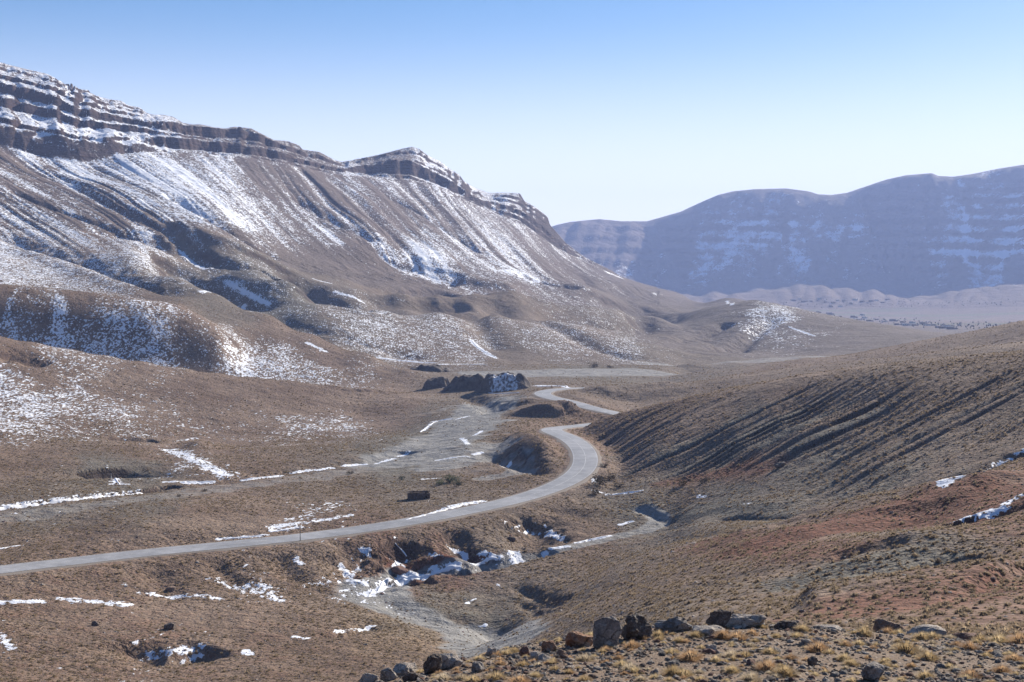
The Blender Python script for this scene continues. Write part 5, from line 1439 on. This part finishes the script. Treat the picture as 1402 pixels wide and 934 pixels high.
drift([(645,466),(656,478),(680,490)], 2.6, .4, 'bent white snow chute on the rounded hill in the middle distance', 28, 900)
drift([(1080,447),(1098,453),(1116,460)], 3.0, .4, 'straight snow chute on the snow-speckled hill in the valley mouth', 29, 1300)

# ---- village houses far off on the plain
def far_mat(name, a, b): return simple_mat(name, a, b, 3.0)
HM = [far_mat('ochre_house_wall', (.24, .175, .13), (.33, .25, .19)), far_mat('whitewashed_house_wall', (.55, .53, .50), (.68, .66, .62)), far_mat('earth_house_wall', (.19, .135, .105), (.26, .19, .15))]
M_roof = far_mat('flat_earth_roof', (.26, .22, .18), (.38, .33, .28))
M_hole = simple_mat('dark_opening', (.02, .02, .02), (.03, .03, .03), 1.0)
def house(mi, seed):
    rg = random.Random(seed); w, d_, h = rg.uniform(9, 15), rg.uniform(7, 11), rg.uniform(3.2, 6.5)
    hv, hf, mi_ = [], [], []
    def add(b, m_):
        v_, f_ = b; k = len(hv); hv.extend(v_); hf.extend([tuple(i + k for i in f) for f in f_]); mi_.extend([m_] * len(f_))
    add(box_vf(-w / 2, w / 2, -d_ / 2, d_ / 2, -1.5, h), 0)
    add(box_vf(-w / 2 - .15, w / 2 + .15, -d_ / 2 - .15, d_ / 2 + .15, h + .003, h + .5), 1)
    add(box_vf(w / 2 + .01, w / 2 + w * .45, -d_ / 2, d_ * .1, -1.5, h * .6), 0)
    add(box_vf(w / 2 + .02, w / 2 + w * .45 + .1, -d_ / 2 - .1, d_ * .1 + .1, h * .6 + .003, h * .6 + .35), 1)
    for k in range(3): add(box_vf(-w * .38 + k * w * .3, -w * .38 + k * w * .3 + 1.3, -d_ / 2 - .06, -d_ / 2 + .1, 1.0, 2.6), 2)
    me = bpy.data.meshes.new('house'); me.from_pydata(hv, [], hf); me.update()
    for m_ in (HM[mi], M_roof, M_hole): me.materials.append(m_)
    me.polygons.foreach_set('material_index', mi_); return me
HS = [house(i % 3, 900 + i) for i in range(6)]
vill = [(1032,429),(1044,431),(1052,427),(1060,430),(1068,427),(1075,430),(1083,428),(1090,432),(1098,431),(1105,433),(1112,434),(1070,434),(1118,431),(1128,435),(1140,437),(1150,434),(1160,438),(1168,435),(1175,439),(1183,436),(1190,440),(1200,438),(1210,441),(1222,440),(1235,442),(1248,443),(1252,446),(1263,444),(1270,446),(1284,449),(1290,450),(1296,449),(1302,451),(1278,446),(1240,446),(1228,445),(1135,431),(1180,432),(1120,428)]
va = [(1085,412),(1095,410),(1100,414),(1110,413),(1122,410),(1130,414),(1140,415),(1146,412),(1155,413),(1165,416),(1170,411),(1180,414),(1192,413),(1200,412),(1215,411),(1137,420),(1150,420),(1208,415)]
rgv = random.Random(9)
for lst, rmin, lab, grp in [(vill, 2400, 'tiny flat-roofed house of the village out on the far plain', 'houses of the village on the far plain'), (va, 4200, 'tiny flat-roofed house of the hamlet at the foot of the far mountains', 'houses of the hamlet below the far mountains')]:
    for k, (px, row) in enumerate(lst):
        x, y, z = vis(px, row, rmin)
        if math.hypot(x, y) > 6200: continue
        o = bpy.data.objects.new('house', HS[k % 6]); col.objects.link(o); o.location = (x, y, float(zat(x, y)))
        o.rotation_euler = (0, 0, rgv.uniform(-.6, .6)); q_ = rgv.uniform(.65, 1.15); o.scale = (q_, q_, q_)
        hc = ['ochre', 'whitewashed', 'earth-brown'][(k % 6) % 3]
        tag(o, lab.replace('tiny', f'tiny {hc}'), 'house', f'{hc} ' + grp)
# trees between the houses read as one dark mass
M_tree = simple_mat('bare_orchard_twigs', (.12, .105, .09), (.19, .165, .14), 2.0)
V_, F_ = [], []
for _ in range(420):
    px = rgv.uniform(1060, 1402)
    row = rgv.choice([rgv.gauss(434 + (px - 1050) * .045, 3.2), rgv.gauss(441 + (px - 1150) * .03, 2.5), rgv.gauss(416, 3)])
    if row < 407 or row > 453: continue
    x, y, z = vis(px, row, 2400)
    if math.hypot(x, y) > 6000: continue
    z = float(zat(x, y)); s_ = rgv.uniform(.9, 2.1); k = len(V_)
    for q_, zz in ((.25, -.5), (1.0, .7), (.8, 1.5)):
        for a in range(5):
            an = a * 1.2566 + rgv.uniform(-.3, .3); rr_ = q_ * s_ * rgv.uniform(.7, 1.2); V_.append((x + rr_ * math.cos(an), y + rr_ * math.sin(an), z + zz * s_))
    V_.append((x, y, z + 2.1 * s_))
    for lv in range(2):
        for a in range(5):
            p_ = k + lv * 5 + a; q2 = k + lv * 5 + (a + 1) % 5; F_.append((p_, q2, q2 + 5, p_ + 5))
    for a in range(5): F_.append((k + 10 + a, k + 10 + (a + 1) % 5, k + 15))
tag(mesh_obj('village_trees', V_, F_, M_tree), kind='stuff')
# ------------------------------------------------------------------ haze
HZ = 11300.0
hb = bmesh.new(); bmesh.ops.create_cube(hb, size=1)
for v in hb.verts:
    v.co.x *= 2 * HZ; v.co.y *= 2 * HZ
    v.co.z = (1.0 if v.co.z > 0 else 0.0)
ztop = float(Z.max()) + 25; zbot = float(Z.min()) - 2
for v in hb.verts: v.co.z = ztop if v.co.z > 0.5 else zbot
hm = bpy.data.meshes.new('haze'); hb.to_mesh(hm); hb.free()
hz = bpy.data.objects.new('haze', hm); col.objects.link(hz); tag(hz, kind='stuff')
mh = bpy.data.materials.new('haze_air'); mh.use_nodes = True
for nn in list(mh.node_tree.nodes):
    if nn.type == 'BSDF_PRINCIPLED': mh.node_tree.nodes.remove(nn)
pvn = mh.node_tree.nodes.new('ShaderNodeVolumePrincipled')
pvn.inputs['Density'].default_value = 7.5e-5
pvn.inputs['Color'].default_value = (0.42, 0.56, 1.0, 1)
pvn.inputs['Anisotropy'].default_value = 0.2
mh.node_tree.links.new(pvn.outputs[0], mh.node_tree.nodes['Material Output'].inputs['Volume'])
hm.materials.append(mh)
